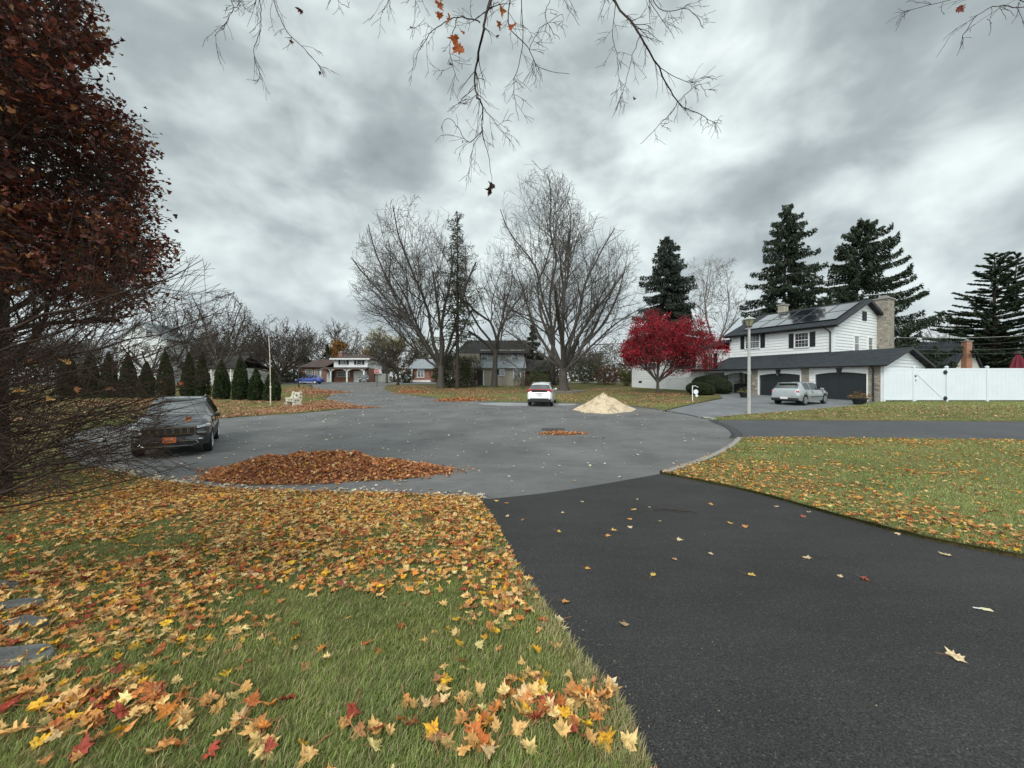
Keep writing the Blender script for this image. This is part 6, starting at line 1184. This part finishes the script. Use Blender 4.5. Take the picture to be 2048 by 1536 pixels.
yew(1424, 781, 36.6, 37, 36, 1.5, 'larger clipped yew mound behind the smaller one by the drive'); yew(1401, 789, 34.2, 27, 26, 1.0, 'smaller clipped yew mound in front, beside the white post')
# --- arborvitae row
def arbor(u, v, top, d, wu, label):
    b = ground_at(u, d); h = (v-top)/F*d; a = wu/F*d; rt = empty('arborvitae', b, 0, label, 'evergreen', 'evergreen row on the left lawn'); n = 5200
    z = rng.random(n)**.85; r_ = a*np.sin(np.clip((1-z)*1.75, 0, PI/2))**.8*(.62+.38*np.minimum(1, z*6+.55))*rng.uniform(.6, 1.03, n)**.6; t = rng.uniform(0, 2*PI, n); r_ *= 1+.22*(vnoise(t*2.2, z*6, 1.0, int(u) % 60)-.5)*2
    p = np.column_stack([np.cos(t)*r_, np.sin(t)*r_, .08+z*h]); dr = np.column_stack([np.cos(t)*.5, np.sin(t)*.5, np.full(n, .9)])
    cards('foliage', p, rng.uniform(.12, .24, n), np.array([(.042, .066, .024), (.065, .09, .034), (.028, .042, .017)]), np.array([.4, .25, .35]), rt, .42, dirs=dr, spread=.35)
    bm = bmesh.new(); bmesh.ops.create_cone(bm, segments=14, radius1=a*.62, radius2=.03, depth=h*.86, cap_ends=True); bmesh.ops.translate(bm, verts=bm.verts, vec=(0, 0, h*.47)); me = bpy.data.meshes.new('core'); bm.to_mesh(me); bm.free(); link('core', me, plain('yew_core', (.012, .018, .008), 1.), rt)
for i, (u, v, t, d, w_, lb) in enumerate([(545, 801, 737, 31.5, 15, 'evergreen cone nearest the tall pole, rightmost of its row'), (512, 800, 738, 32, 14, 'evergreen cone second from the tall pole'), (481, 799, 713, 32.5, 15, 'tallest evergreen cone, third from the tall pole'), (443, 798, 722, 33.5, 15, 'evergreen cone fourth from the tall pole'),
        (405, 797, 707, 35, 13, 'narrow evergreen cone above the black car roof'), (378, 797, 708, 35, 13, 'narrow evergreen cone left of another above the black car'), (331, 797, 706, 34.5, 15, 'evergreen cone behind the left half of the black car'), (293, 797, 725, 34.5, 15, 'evergreen cone just left of the black car'),
        (256, 797, 712, 35, 15, 'evergreen cone behind dense twigs, fourth from the left'), (218, 797, 708, 35, 14, 'evergreen cone behind dense twigs, third from the left'), (180, 797, 706, 35, 15, 'evergreen cone behind dense twigs, second from the left'), (138, 797, 712, 35, 16, 'leftmost evergreen cone behind the dense twigs')]): arbor(u, v, t, d, w_, lb)
# --- spruces and pine
def conifer(name, label, u, d, top, skirt, halfw, r, nb, droop=.35, upt=.25, sparse=1., lean=0., twin=False, pal=((.036, .054, .032), (.055, .076, .040), (.022, .034, .022)), hang=.45, gap=0., bias=0., spl=(.35, .7), seed=1, powr=.85, cat='tree'):
    """whorled limbs that sag and lift at the tip, hung with sprays of needles; top and skirt are photo rows"""
    random.seed(seed); b = ground_at(u, d); H = CZ+(HZ-top)/F*d-b.z; z0 = CZ+(HZ-skirt)/F*d-b.z; W_ = halfw/F*d; rt = empty(name, b, 0, label, cat); T = []; n = 12
    cx = lambda z: lean*(z/H)**2
    for i in range(n): a, c = i/n*H-(.3 if i == 0 else 0), (i+1)/n*H; T.append(((cx(a), 0, a), (cx(c), 0, c), r*(1-i/n)+.03, r*(1-(i+1)/n)+.03))
    if twin: T += [((0, 0, H*.55), (W_*.35, .3, H*.72), r*.4, r*.3), ((W_*.35, .3, H*.72), (W_*.42, .3, H*.97), r*.3, .04)]
    S = []; PP = []; DD = []; SZ = []
    for k in range(nb):
        t = (k+random.random())/nb; z = z0+(H-z0)*t; az = k*2.4+random.uniform(-.8, .8); z += random.uniform(-.5, .5)*min(1, 2*(1-t))
        L = W_*((1-t)**powr*.97+.05)*random.uniform(.5, 1.15)*(1+bias*math.cos(az)); 
        if gap and random.random() < gap: L *= .45
        xb, yb = (cx(z), 0)
        if twin and t > .5 and k % 2: xb, yb = W_*.38, .3; L *= .8
        p = Vector((xb, yb, z)); el = .35*t+.05-droop*(1-t)*.3; q0 = p.copy(); m = max(4, int(L/.45)); h = Vector((math.cos(az), math.sin(az), 0)); rb = .03+.012*L
        for i in range(m):
            f = i/m; e = el+random.uniform(-.05, .05)-droop*math.sin(f*PI*.8)*.9+upt*f*f*1.6; dd = (h*math.cos(e)+Vector((0, 0, math.sin(e)))+rv()*.06).normalized(); q = p+dd*(L/m); S.append((tuple(p), tuple(q), max(rb*(1-f), .012), max(rb*(1-f-1/m), .01)))
            if f > .12:
                for j in range(int(30*sparse*(L/m)/.45*(1.1-.3*f))+1):
                    c = p+(q-p)*random.random(); s = random.uniform(-1, 1); sd = Vector((-h.y, h.x, 0))*s
                    wdt = .62*(1-f*.7)*min(1, L/3); c = c+sd*wdt*random.random()*1.3; PP.append((c.x, c.y, c.z-random.random()*hang*.75)); v = dd*.8+sd*.8+Vector((0, 0, -hang*random.uniform(.4, 2.4))); DD.append(tuple(v.normalized())); SZ.append(random.uniform(*spl))
            p = q
    seg_mesh('trunk', T, M_bark_d, rt); seg_mesh('limbs', S, M_bark_d, rt); cards('needles', np.array(PP), np.array(SZ), np.array(pal), np.array([.45, .25, .3]), rt, .30, dirs=np.array(DD), spread=.34); return rt
conifer('spruce', 'tall dark spruce behind the chimneyless end of the white house roof', 1566, 60, 410, 735, 114, .38, 185, powr=.68, hang=.95, droop=.42, upt=.34, sparse=1.05, spl=(.3, .68), gap=.12, seed=3, bias=.12, lean=.6)
conifer('spruce', 'wind swept dark spruce behind the stone chimney', 1708, 58, 440, 735, 132, .40, 175, hang=.95, droop=.34, upt=.5, sparse=1.05, spl=(.3, .68), gap=.2, bias=.22, seed=8, lean=1.2, powr=.62)
conifer('spruce', 'dense dark green spruce behind the red maple', 1333, 66, 474, 755, 94, .35, 240, droop=.45, upt=.2, sparse=1.2, hang=1.0, spl=(.3, .62), seed=5, pal=((.045, .058, .045), (.06, .075, .055), (.028, .038, .03)), powr=.62)
conifer('pine', 'layered two leader pine at the right edge beyond the fence', 1988, 57, 506, 745, 122, .38, 230, droop=.06, upt=.14, sparse=1.0, hang=.22, twin=True, seed=6, spl=(.28, .6), pal=((.040, .062, .036), (.06, .084, .044), (.025, .04, .024)), powr=.68)
conifer('hemlock', 'narrow thin green conifer beside the left bare tree', 915, 50.5, 424, 690, 64, .26, 170, droop=.25, upt=.2, sparse=.30, hang=.7, seed=9, gap=.45, pal=((.06, .08, .045), (.085, .095, .055), (.045, .055, .035)), spl=(.2, .45), powr=.45)
conifer('dark_evergreen', 'low dark evergreen behind the roof of the chimney house', 1985, 62, 650, 765, 95, .3, 120, sparse=1.4, seed=12)
conifer('dark_evergreen', 'low dark evergreen in the gap right of the stone chimney', 1812, 64, 655, 765, 45, .3, 80, sparse=1.2, seed=13)
conifer('dark_evergreen', 'small dark evergreen left of the far house chimney', 655, 92, 688, 765, 17, .25, 60, sparse=1.3, seed=14, spl=(.5, .9))
conifer('dark_evergreen', 'dark conifer filling behind the centre of the left lawn trees', 610, 100, 690, 765, 26, .25, 70, sparse=1.3, seed=15, spl=(.5, .9))
conifer('dark_evergreen', 'broad evergreen between the two centre bare trees', 1066, 70, 640, 765, 32, .25, 80, sparse=.9, seed=16, spl=(.4, .7), pal=((.05, .06, .04), (.07, .08, .05), (.04, .045, .03)))
random.seed(21)
# --- dark red oak crown at the upper left
D = 6.5
def red_oak():
    b = Vector((-9.6, 7.0, float(zt(-9.6, 7.0)))); rt = empty('red_oak', b, 0, 'big dark red leafed tree filling the upper left corner', 'tree'); T = [((0, 0, -.3), (0, 0, 1.5), .34, .27), ((0, 0, 1.5), (.1, 0, 3.6), .27, .23), ((.1, 0, 3.6), (.1, -.1, 7), .23, .16), ((.1, -.1, 7), (0, 0, 10.5), .16, .05)]
    ED = [(60, 60, 165, 130), (90, 200, 180, 150), (130, 330, 178, 110), (130, 440, 195, 95), (170, 500, 185, 62), (120, 570, 195, 78), (30, 400, 220, 300), (-120, 350, 260, 420)]
    L = [(P(u, v, 6.6), a/F*6.6, 2.3, h/F*6.6) for u, v, a, h in ED]
    def env(q):
        w_ = q+b
        if w_.y < 4.2: return False
        u, v = 1024+F*w_.x/w_.y, HZ-F*(w_.z-CZ)/w_.y
        lim = np.interp(v, [-700, -200, 0, 60, 110, 150, 200, 260, 300, 350, 400, 450, 490, 520, 560, 600, 640, 700], [60, 120, 175, 195, 225, 150, 215, 285, 312, 290, 318, 300, 352, 335, 300, 300, 250, 60])+14*math.sin(v*.09)+26*math.sin(w_.y*5+w_.z*3.1)+16*math.sin(w_.z*11+w_.y*8)-10
        return u < lim and w_.y < 10.5
    S, tips = [], []; C = habit(env, levels=4, kids=(10, 8, 6, 0), seg=(.4, .3, .2, .15), wob=(.08, .1, .14, .2), up=(.0, .02, .02, 0), ang=(40, 42, 40, 40), ratio=(.45, .5, .5), rmin=.004, start=(.15, .1, .05, 0)); C['strict'] = 1
    for k in range(64):
        z = .9+k*.14; az = R(random.choice([random.uniform(-75, 40), random.uniform(-75, 60), random.uniform(60, 300)])); el = R(random.uniform(5, 45)); grow(S, tips, Vector((.05, 0, z)), Vector((math.cos(az)*math.cos(el), math.sin(az)*math.cos(el), math.sin(el))), random.uniform(3.6, 5.8), .05, 0, C)
    seg_mesh('trunk', T, M_bark_d, rt); seg_mesh('limbs', S, M_bark_d, rt, thick=.012)
    tp = np.array([tuple(t[0]) for t in tips]); td = np.array([tuple(t[1]) for t in tips]); vis = tp+np.array(b); u = 1024+F*vis[:, 0]/vis[:, 1]; m = (u > -420) & (vis[:, 1] > 4.2); tp, td = tp[m], td[m]
    n = 27000; keep = vnoise(tp[:, 0]*1.0+tp[:, 1]*.7, tp[:, 2], 1.3, 40) > .30; tp = tp[keep]; k = rng.integers(0, len(tp), n); p = tp[k]+rng.normal(0, .10, (n, 3)); T_, tri = TL, TRIL; kk = len(T_[0]); Tm = np.array(T_)[rng.integers(0, len(T_), n)]*np.array([.72, 1.25, 1.2])
    Rm = rotmats(n, .9); lean_ = np.array([.5, -.1, -.35]); V = np.einsum('nij,nkj->nki', Rm, Tm)*rng.uniform(.05, .088, n)[:, None, None]+p[:, None, :]
    pal = np.array([(.14, .042, .030), (.085, .032, .024), (.20, .055, .034), (.23, .10, .042), (.24, .10, .035), (.5, .28, .05)]); c = pal[rng.choice(6, n, p=[.36, .3, .19, .1, .046, .004])]*rng.uniform(.7, 1.25, (n, 1)); Fc = (tri[None]+(np.arange(n)*kk)[:, None, None]).reshape(-1, 3)
    npmesh('foliage', V.reshape(-1, 3), Fc, M_foliage, rt, np.repeat(c, kk, 0)); return len(tips)
red_oak()
# --- bare near tree whose low twigs sweep in from the left
def near_twigs():
    lcg = random.Random(4)
    b = Vector((-5.0, 2.9, float(zt(-5, 2.9)))); rt = empty('bare_thicket', b, 0, 'bare near tree with dense dark twigs sweeping in from the left', 'tree'); T = [((0, 0, -.3), (.0, 0, .6), .16, .13), ((0, 0, .6), (.05, 0, 2.0), .13, .11), ((.05, 0, 2.0), (0, 0, 4.2), .11, .05)]; S = []; TP = []
    def bez(p0, p1, p2, n): return [p0*(1-t)**2+p1*2*t*(1-t)+p2*t*t for t in [i/n for i in range(n+1)]]
    ends = [(405, 520), (395, 545), (470, 585), (350, 540), (460, 610), (492, 640), (440, 625), (455, 665), (490, 700), (478, 730), (462, 742), (420, 755), (440, 790), (425, 800), (400, 810), (395, 842), (362, 830), (372, 862), (345, 880), (330, 868), (372, 905), (395, 925), (352, 955), (340, 890), (300, 915), (310, 790), (330, 740), (300, 700), (290, 660), (250, 820), (240, 760), (352, 690), (385, 720), (410, 770), (330, 805), (360, 780), (270, 850), (230, 640), (200, 600), (280, 880), (180, 905), (150, 940), (200, 870)]
    low = [((-340, 1065), (60, 975), (175, 905), .018), ((-330, 1020), (20, 960), (230, 925), .014), ((-330, 940), (60, 920), (240, 800), .014)]
    def walk(pts, r0, r1, kids, lvl):
        done = 0
        for i in range(len(pts)-1):
            f = i/(len(pts)-1); f2 = (i+1)/(len(pts)-1); q = pts[i+1]
            if lvl > 0:
                u, v = 1024+F*q.x/q.y, HZ-F*(q.z-CZ)/q.y
                if v < np.interp(u, [0, 300, 380, 420, 520, 600], [300, 470, 500, 520, 650, 800]) or v > np.interp(u, [0, 150, 300, 480], [1010, 985, 960, 930]) or (u > 335 and 775 < v < 925 and lcg.random() < .45): break
            S.append((tuple(pts[i]-b), tuple(q-b), r0+(r1-r0)*f, r0+(r1-r0)*f2)); done = i+1
        for k in range(kids):
            t = random.uniform(.12, .97)
            if t*(len(pts)-1) > done: continue
            i = min(int(t*(len(pts)-1)), len(pts)-2); p = pts[i]+(pts[i+1]-pts[i])*random.random(); d = (pts[i+1]-pts[i]).normalized(); ax = Vector((random.uniform(-.35, .35), 1, random.uniform(-.3, .3))); d = (Matrix.Rotation(R(random.choice((-1, 1))*random.uniform(14, 42)), 3, ax)@d+Vector((0, random.uniform(-.22, .22), .0))).normalized()
            L = random.uniform(.35, .95)*(1 if lvl == 0 else .42)*(1.15-.5*t); q = [p]; n = 6
            for j in range(n): d = (d+rv()*.07+Vector((.05, 0, .012))).normalized(); q.append(q[-1]+d*L/n)
            rr2 = (r0+(r1-r0)*t)*.55; walk(q, max(rr2, .0014), .001, random.randint(2, 5) if lvl == 0 else random.randint(0, 2) if lvl == 1 else 0, lvl+1)
            if lvl >= 1: TP.append(q[-1])
    for k in range(58):
        if k < len(ends): u, v = ends[k]; dd = random.uniform(2.2, 3.3)
        else: u, v = random.uniform(60, 300), random.uniform(560, 860); dd = random.uniform(2.0, 3.6)
        p2 = P(u, v, dd); z0 = np.clip(.55+(1000-v)/F*2.6*.8+random.uniform(-.2, .2), .62, 3.6); p0 = b+Vector((0, 0, z0)); md = (p0+p2)/2; md.z -= random.uniform(.0, .16); md.x += .2; pts = bez(p0, md, p2, 12); pts = [q+rv()*.012 if 0 < i < 12 else q for i, q in enumerate(pts)]
        walk(pts, random.uniform(.014, .023) if k % 6 == 0 else random.uniform(.006, .012), .0018, random.randint(6, 11), 0)
    for (a, m_, e_, r_) in low: pts = bez(b+Vector((0, 0, .45)), P(*m_, 2.4), P(*e_, 2.5), 12); walk(pts, r_, .003, 9, 0)
    C = habit(None, levels=4, kids=(7, 5, 4, 0), seg=(.3, .2, .15, .12), rmin=.0015, ratio=(.45, .5, .5)); C['env'] = lambda q: (q+b).x < -1.36*(q+b).y-.25 or (q+b).y < -.5
    for k in range(22): az, el = R(random.uniform(95, 300)), R(random.uniform(5, 70)); grow(S, [], Vector((0, 0, 1.0+k*.145)), Vector((math.cos(az)*math.cos(el), math.sin(az)*math.cos(el), math.sin(el))), random.uniform(1.6, 3.0), .035, 0, C)
    seg_mesh('trunk', T, M_twig, rt); seg_mesh('twigs', S, M_twig, rt, thick=.006)
    n = 0; 
    for (u, v, d, s, c) in [(350, 597, 2.6, .055, (.30, .12, .06)), (35, 782, 2.2, .05, (.55, .32, .10)), (98, 797, 2.3, .045, (.6, .36, .12)), (378, 838, 2.8, .05, (.36, .13, .04)), (263, 822, 2.6, .035, (.33, .11, .05)), (152, 778, 2.4, .05, (.45, .2, .08)), (222, 778, 2.5, .05, (.3, .14, .08)), (362, 768, 2.8, .03, (.45, .13, .05)), (324, 763, 2.8, .025, (.45, .2, .1)), (185, 890, 2.5, .03, (.3, .08, .04)), (135, 725, 2.4, .05, (.5, .26, .09)), (60, 722, 2.4, .04, (.35, .15, .08)), (140, 400, 2.5, .03, (.6, .35, .05)), (5, 220, 2.5, .03, (.7, .3, .04))]:
        t = TH[int(rng.integers(1, 7))]; Rm = rotmats(1, 1.2)[0]; V = (Rm@t.T).T*s; o = npmesh('dead_leaf', V, TRIH, M_leaf, rt, np.tile(c, (len(V), 1))*rng.uniform(.8, 1.1, (len(V), 1))); q = P(u, v, d)-b; o.location = q
near_twigs()
# --- maple overhead: trunk behind the camera, twigs hanging into the top of the frame
def overhead():
    b = Vector((3.0, -3.2, 0)); rt = empty('overhead_maple', b, 0, 'bare maple branches with a few orange leaves hanging from the top', 'tree'); T = [((0, 0, -.3), (-.1, .1, 2.4), .34, .27), ((-.1, .1, 2.4), (-.2, .4, 4.6), .27, .22)]; seg_mesh('trunk', T, M_bark, rt); hub = b+Vector((-.2, .4, 4.6)); S = []
    lines = [([(990, -60), (982, 0), (969, 42), (961, 95), (949, 153), (953, 190), (966, 216), (964, 264), (977, 311), (985, 362)], .0105, 2.7, 20), ([(1200, -60), (1222, 0), (1270, 58), (1317, 137), (1354, 205), (1401, 232), (1433, 248)], .009, 2.9, 26), ([(1354, 205), (1343, 226), (1310, 258), (1280, 290)], .0035, 2.9, 5),
             ([(1032, -50), (1016, 47), (1053, 95), (1080, 137), (1138, 150)], .005, 2.9, 12), ([(1040, -50), (1045, 95), (1027, 174), (1037, 242)], .004, 2.8, 9), ([(961, 47), (916, 37), (874, 58), (842, 95), (827, 142)], .0045, 2.7, 12), ([(916, 37), (900, 90), (905, 130), (917, 165)], .003, 2.7, 6), ([(515, -50), (521, 0), (524, 53), (510, 105), (526, 163)], .004, 2.8, 9),
             ([(535, -50), (547, 0), (574, 63), (611, 100), (650, 148)], .004, 2.8, 11), ([(455, -50), (463, 0), (468, 26), (432, 74)], .0035, 2.8, 8), ([(480, -60), (490, -10), (470, 20), (450, 40)], .003, 2.9, 5), ([(670, -50), (675, 0), (700, 18)], .003, 2.9, 3), ([(832, -50), (832, 0), (827, 63)], .003, 2.8, 6), ([(790, -50), (775, 10), (765, 28)], .003, 2.8, 4),
             ([(1120, -50), (1127, 0), (1158, 52)], .0035, 2.9, 6), ([(1280, -50), (1295, 0), (1348, 79)], .004, 2.9, 9), ([(1290, -50), (1316, 21), (1375, 21), (1406, 58)], .004, 3.0, 9), ([(1235, -40), (1225, 60), (1232, 110), (1240, 170)], .0035, 2.9, 8), ([(1280, 70), (1262, 120), (1250, 170), (1238, 200)], .003, 2.9, 7), ([(1317, 137), (1370, 165), (1405, 160)], .003, 2.9, 6), ([(1354, 205), (1395, 170), (1412, 195)], .003, 2.9, 5),
             ([(964, 264), (935, 285), (910, 245), (888, 240)], .003, 2.7, 7), ([(966, 216), (985, 240), (1000, 262), (1012, 266)], .003, 2.7, 6), ([(964, 264), (945, 300), (938, 350)], .0025, 2.7, 3), ([(953, 170), (925, 200), (918, 210)], .0025, 2.7, 4), ([(1060, 100), (1080, 60), (1125, 30)], .003, 2.9, 5), ([(1090, -40), (1100, 0), (1090, 40), (1120, 80)], .003, 2.9, 6),
             ([(2110, -30), (2048, 16), (1990, 15), (1945, 40), (1918, 88)], .004, 2.6, 9), ([(2048, 5), (1950, -8), (1890, 5), (1805, 26)], .003, 2.6, 7)]
    def walk(pts, r0, r1, kids, lvl):
        for i in range(len(pts)-1): f, f2 = i/(len(pts)-1), (i+1)/(len(pts)-1); S.append((tuple(pts[i]-b), tuple(pts[i+1]-b), r0+(r1-r0)*f, r0+(r1-r0)*f2))
        for k in range(kids):
            t = random.uniform(.1, .98); i = min(int(t*(len(pts)-1)), len(pts)-2); p = pts[i]+(pts[i+1]-pts[i])*random.random(); d = (pts[i+1]-pts[i]).normalized(); ax = Vector((0, 1, 0))+rv()*.3; d = (Matrix.Rotation(R(random.choice((-1, 1))*random.uniform(22, 55)), 3, ax)@d).normalized(); L = random.uniform(.07, .26)*(1.2-.5*t)*(1 if lvl == 0 else .45); q = [p]; n = 5
            for j in range(n): d = (d+rv()*.13+Vector((0, 0, -.07))).normalized(); q.append(q[-1]+d*L/n)
            walk(q, max((r0+(r1-r0)*t)*.5, .0014), .0011, random.randint(2, 4) if lvl == 0 else 0, lvl+1)
    for (pl_, r0, d, kids) in lines:
        c = spline([(float(a), float(q)) for a, q in pl_], 5); pts = [P(u, v, d+.12*math.sin(i*.4)) for i, (u, v) in enumerate(c)]; pts = [q+rv()*.003 for q in pts]; walk(pts, r0, .0016, kids, 0)
        if pl_[0][1] < 0 or pl_[0][0] > 2048: p0 = pts[0]; md = (hub+p0)/2+Vector((0, 0, .9)); L = [hub*(1-t)**2+md*2*t*(1-t)+p0*t*t for t in [i/10 for i in range(11)]]; walk(L, .05, r0, 0, 1)
    seg_mesh('branches', S, M_twig, rt, thick=.004)
    for (u, v, d, s, c) in [(985, 372, 2.7, .045, (.06, .025, .018)), (980, 382, 2.72, .045, (.05, .02, .016)), (878, 10, 2.7, .05, (.5, .14, .04)), (880, 32, 2.75, .055, (.55, .15, .03)), (898, 40, 2.7, .06, (.6, .2, .04)), (910, 78, 2.7, .058, (.5, .13, .035)), (918, 98, 2.65, .065, (.52, .13, .035)), (925, 66, 2.75, .035, (.5, .15, .04)), (1003, 22, 2.8, .055, (.55, .2, .04)), (997, 50, 2.8, .05, (.48, .14, .05)), (1024, 56, 2.8, .055, (.5, .13, .04)), (885, -2, 2.7, .04, (.5, .2, .05)),
                            (603, 24, 2.8, .035, (.14, .03, .03)), (584, 85, 2.8, .022, (.13, .035, .03)), (641, 147, 2.8, .018, (.1, .03, .03)), (824, 58, 2.8, .022, (.12, .03, .03)), (902, 130, 2.7, .018, (.1, .04, .03)), (1268, 198, 2.9, .022, (.16, .05, .04)), (995, 74, 2.8, .018, (.1, .03, .03)), (1916, 20, 2.6, .04, (.25, .06, .04)), (926, 285, 2.7, .012, (.05, .03, .03))]:
        t = TH[int(rng.integers(0, 7))]; a = R(-90)+rng.normal(0, .5); Rm = np.array(Matrix.Rotation(R(90)+rng.normal(0, .3), 3, 'X')@Matrix.Rotation(rng.normal(0, .8), 3, 'Y')@Matrix.Rotation(PI+rng.normal(0, .5), 3, 'Z')); V = (Rm@t.T).T*s*1.3
        o = npmesh('hanging_leaf', V, TRIH, M_leafh, rt, np.tile(c, (len(V), 1))*rng.uniform(.85, 1.1, (len(V), 1))); o.location = P(u, v, d)-b
M_leafh = tinted('hanging_leaf', .55, .5, .15, 30)
overhead()
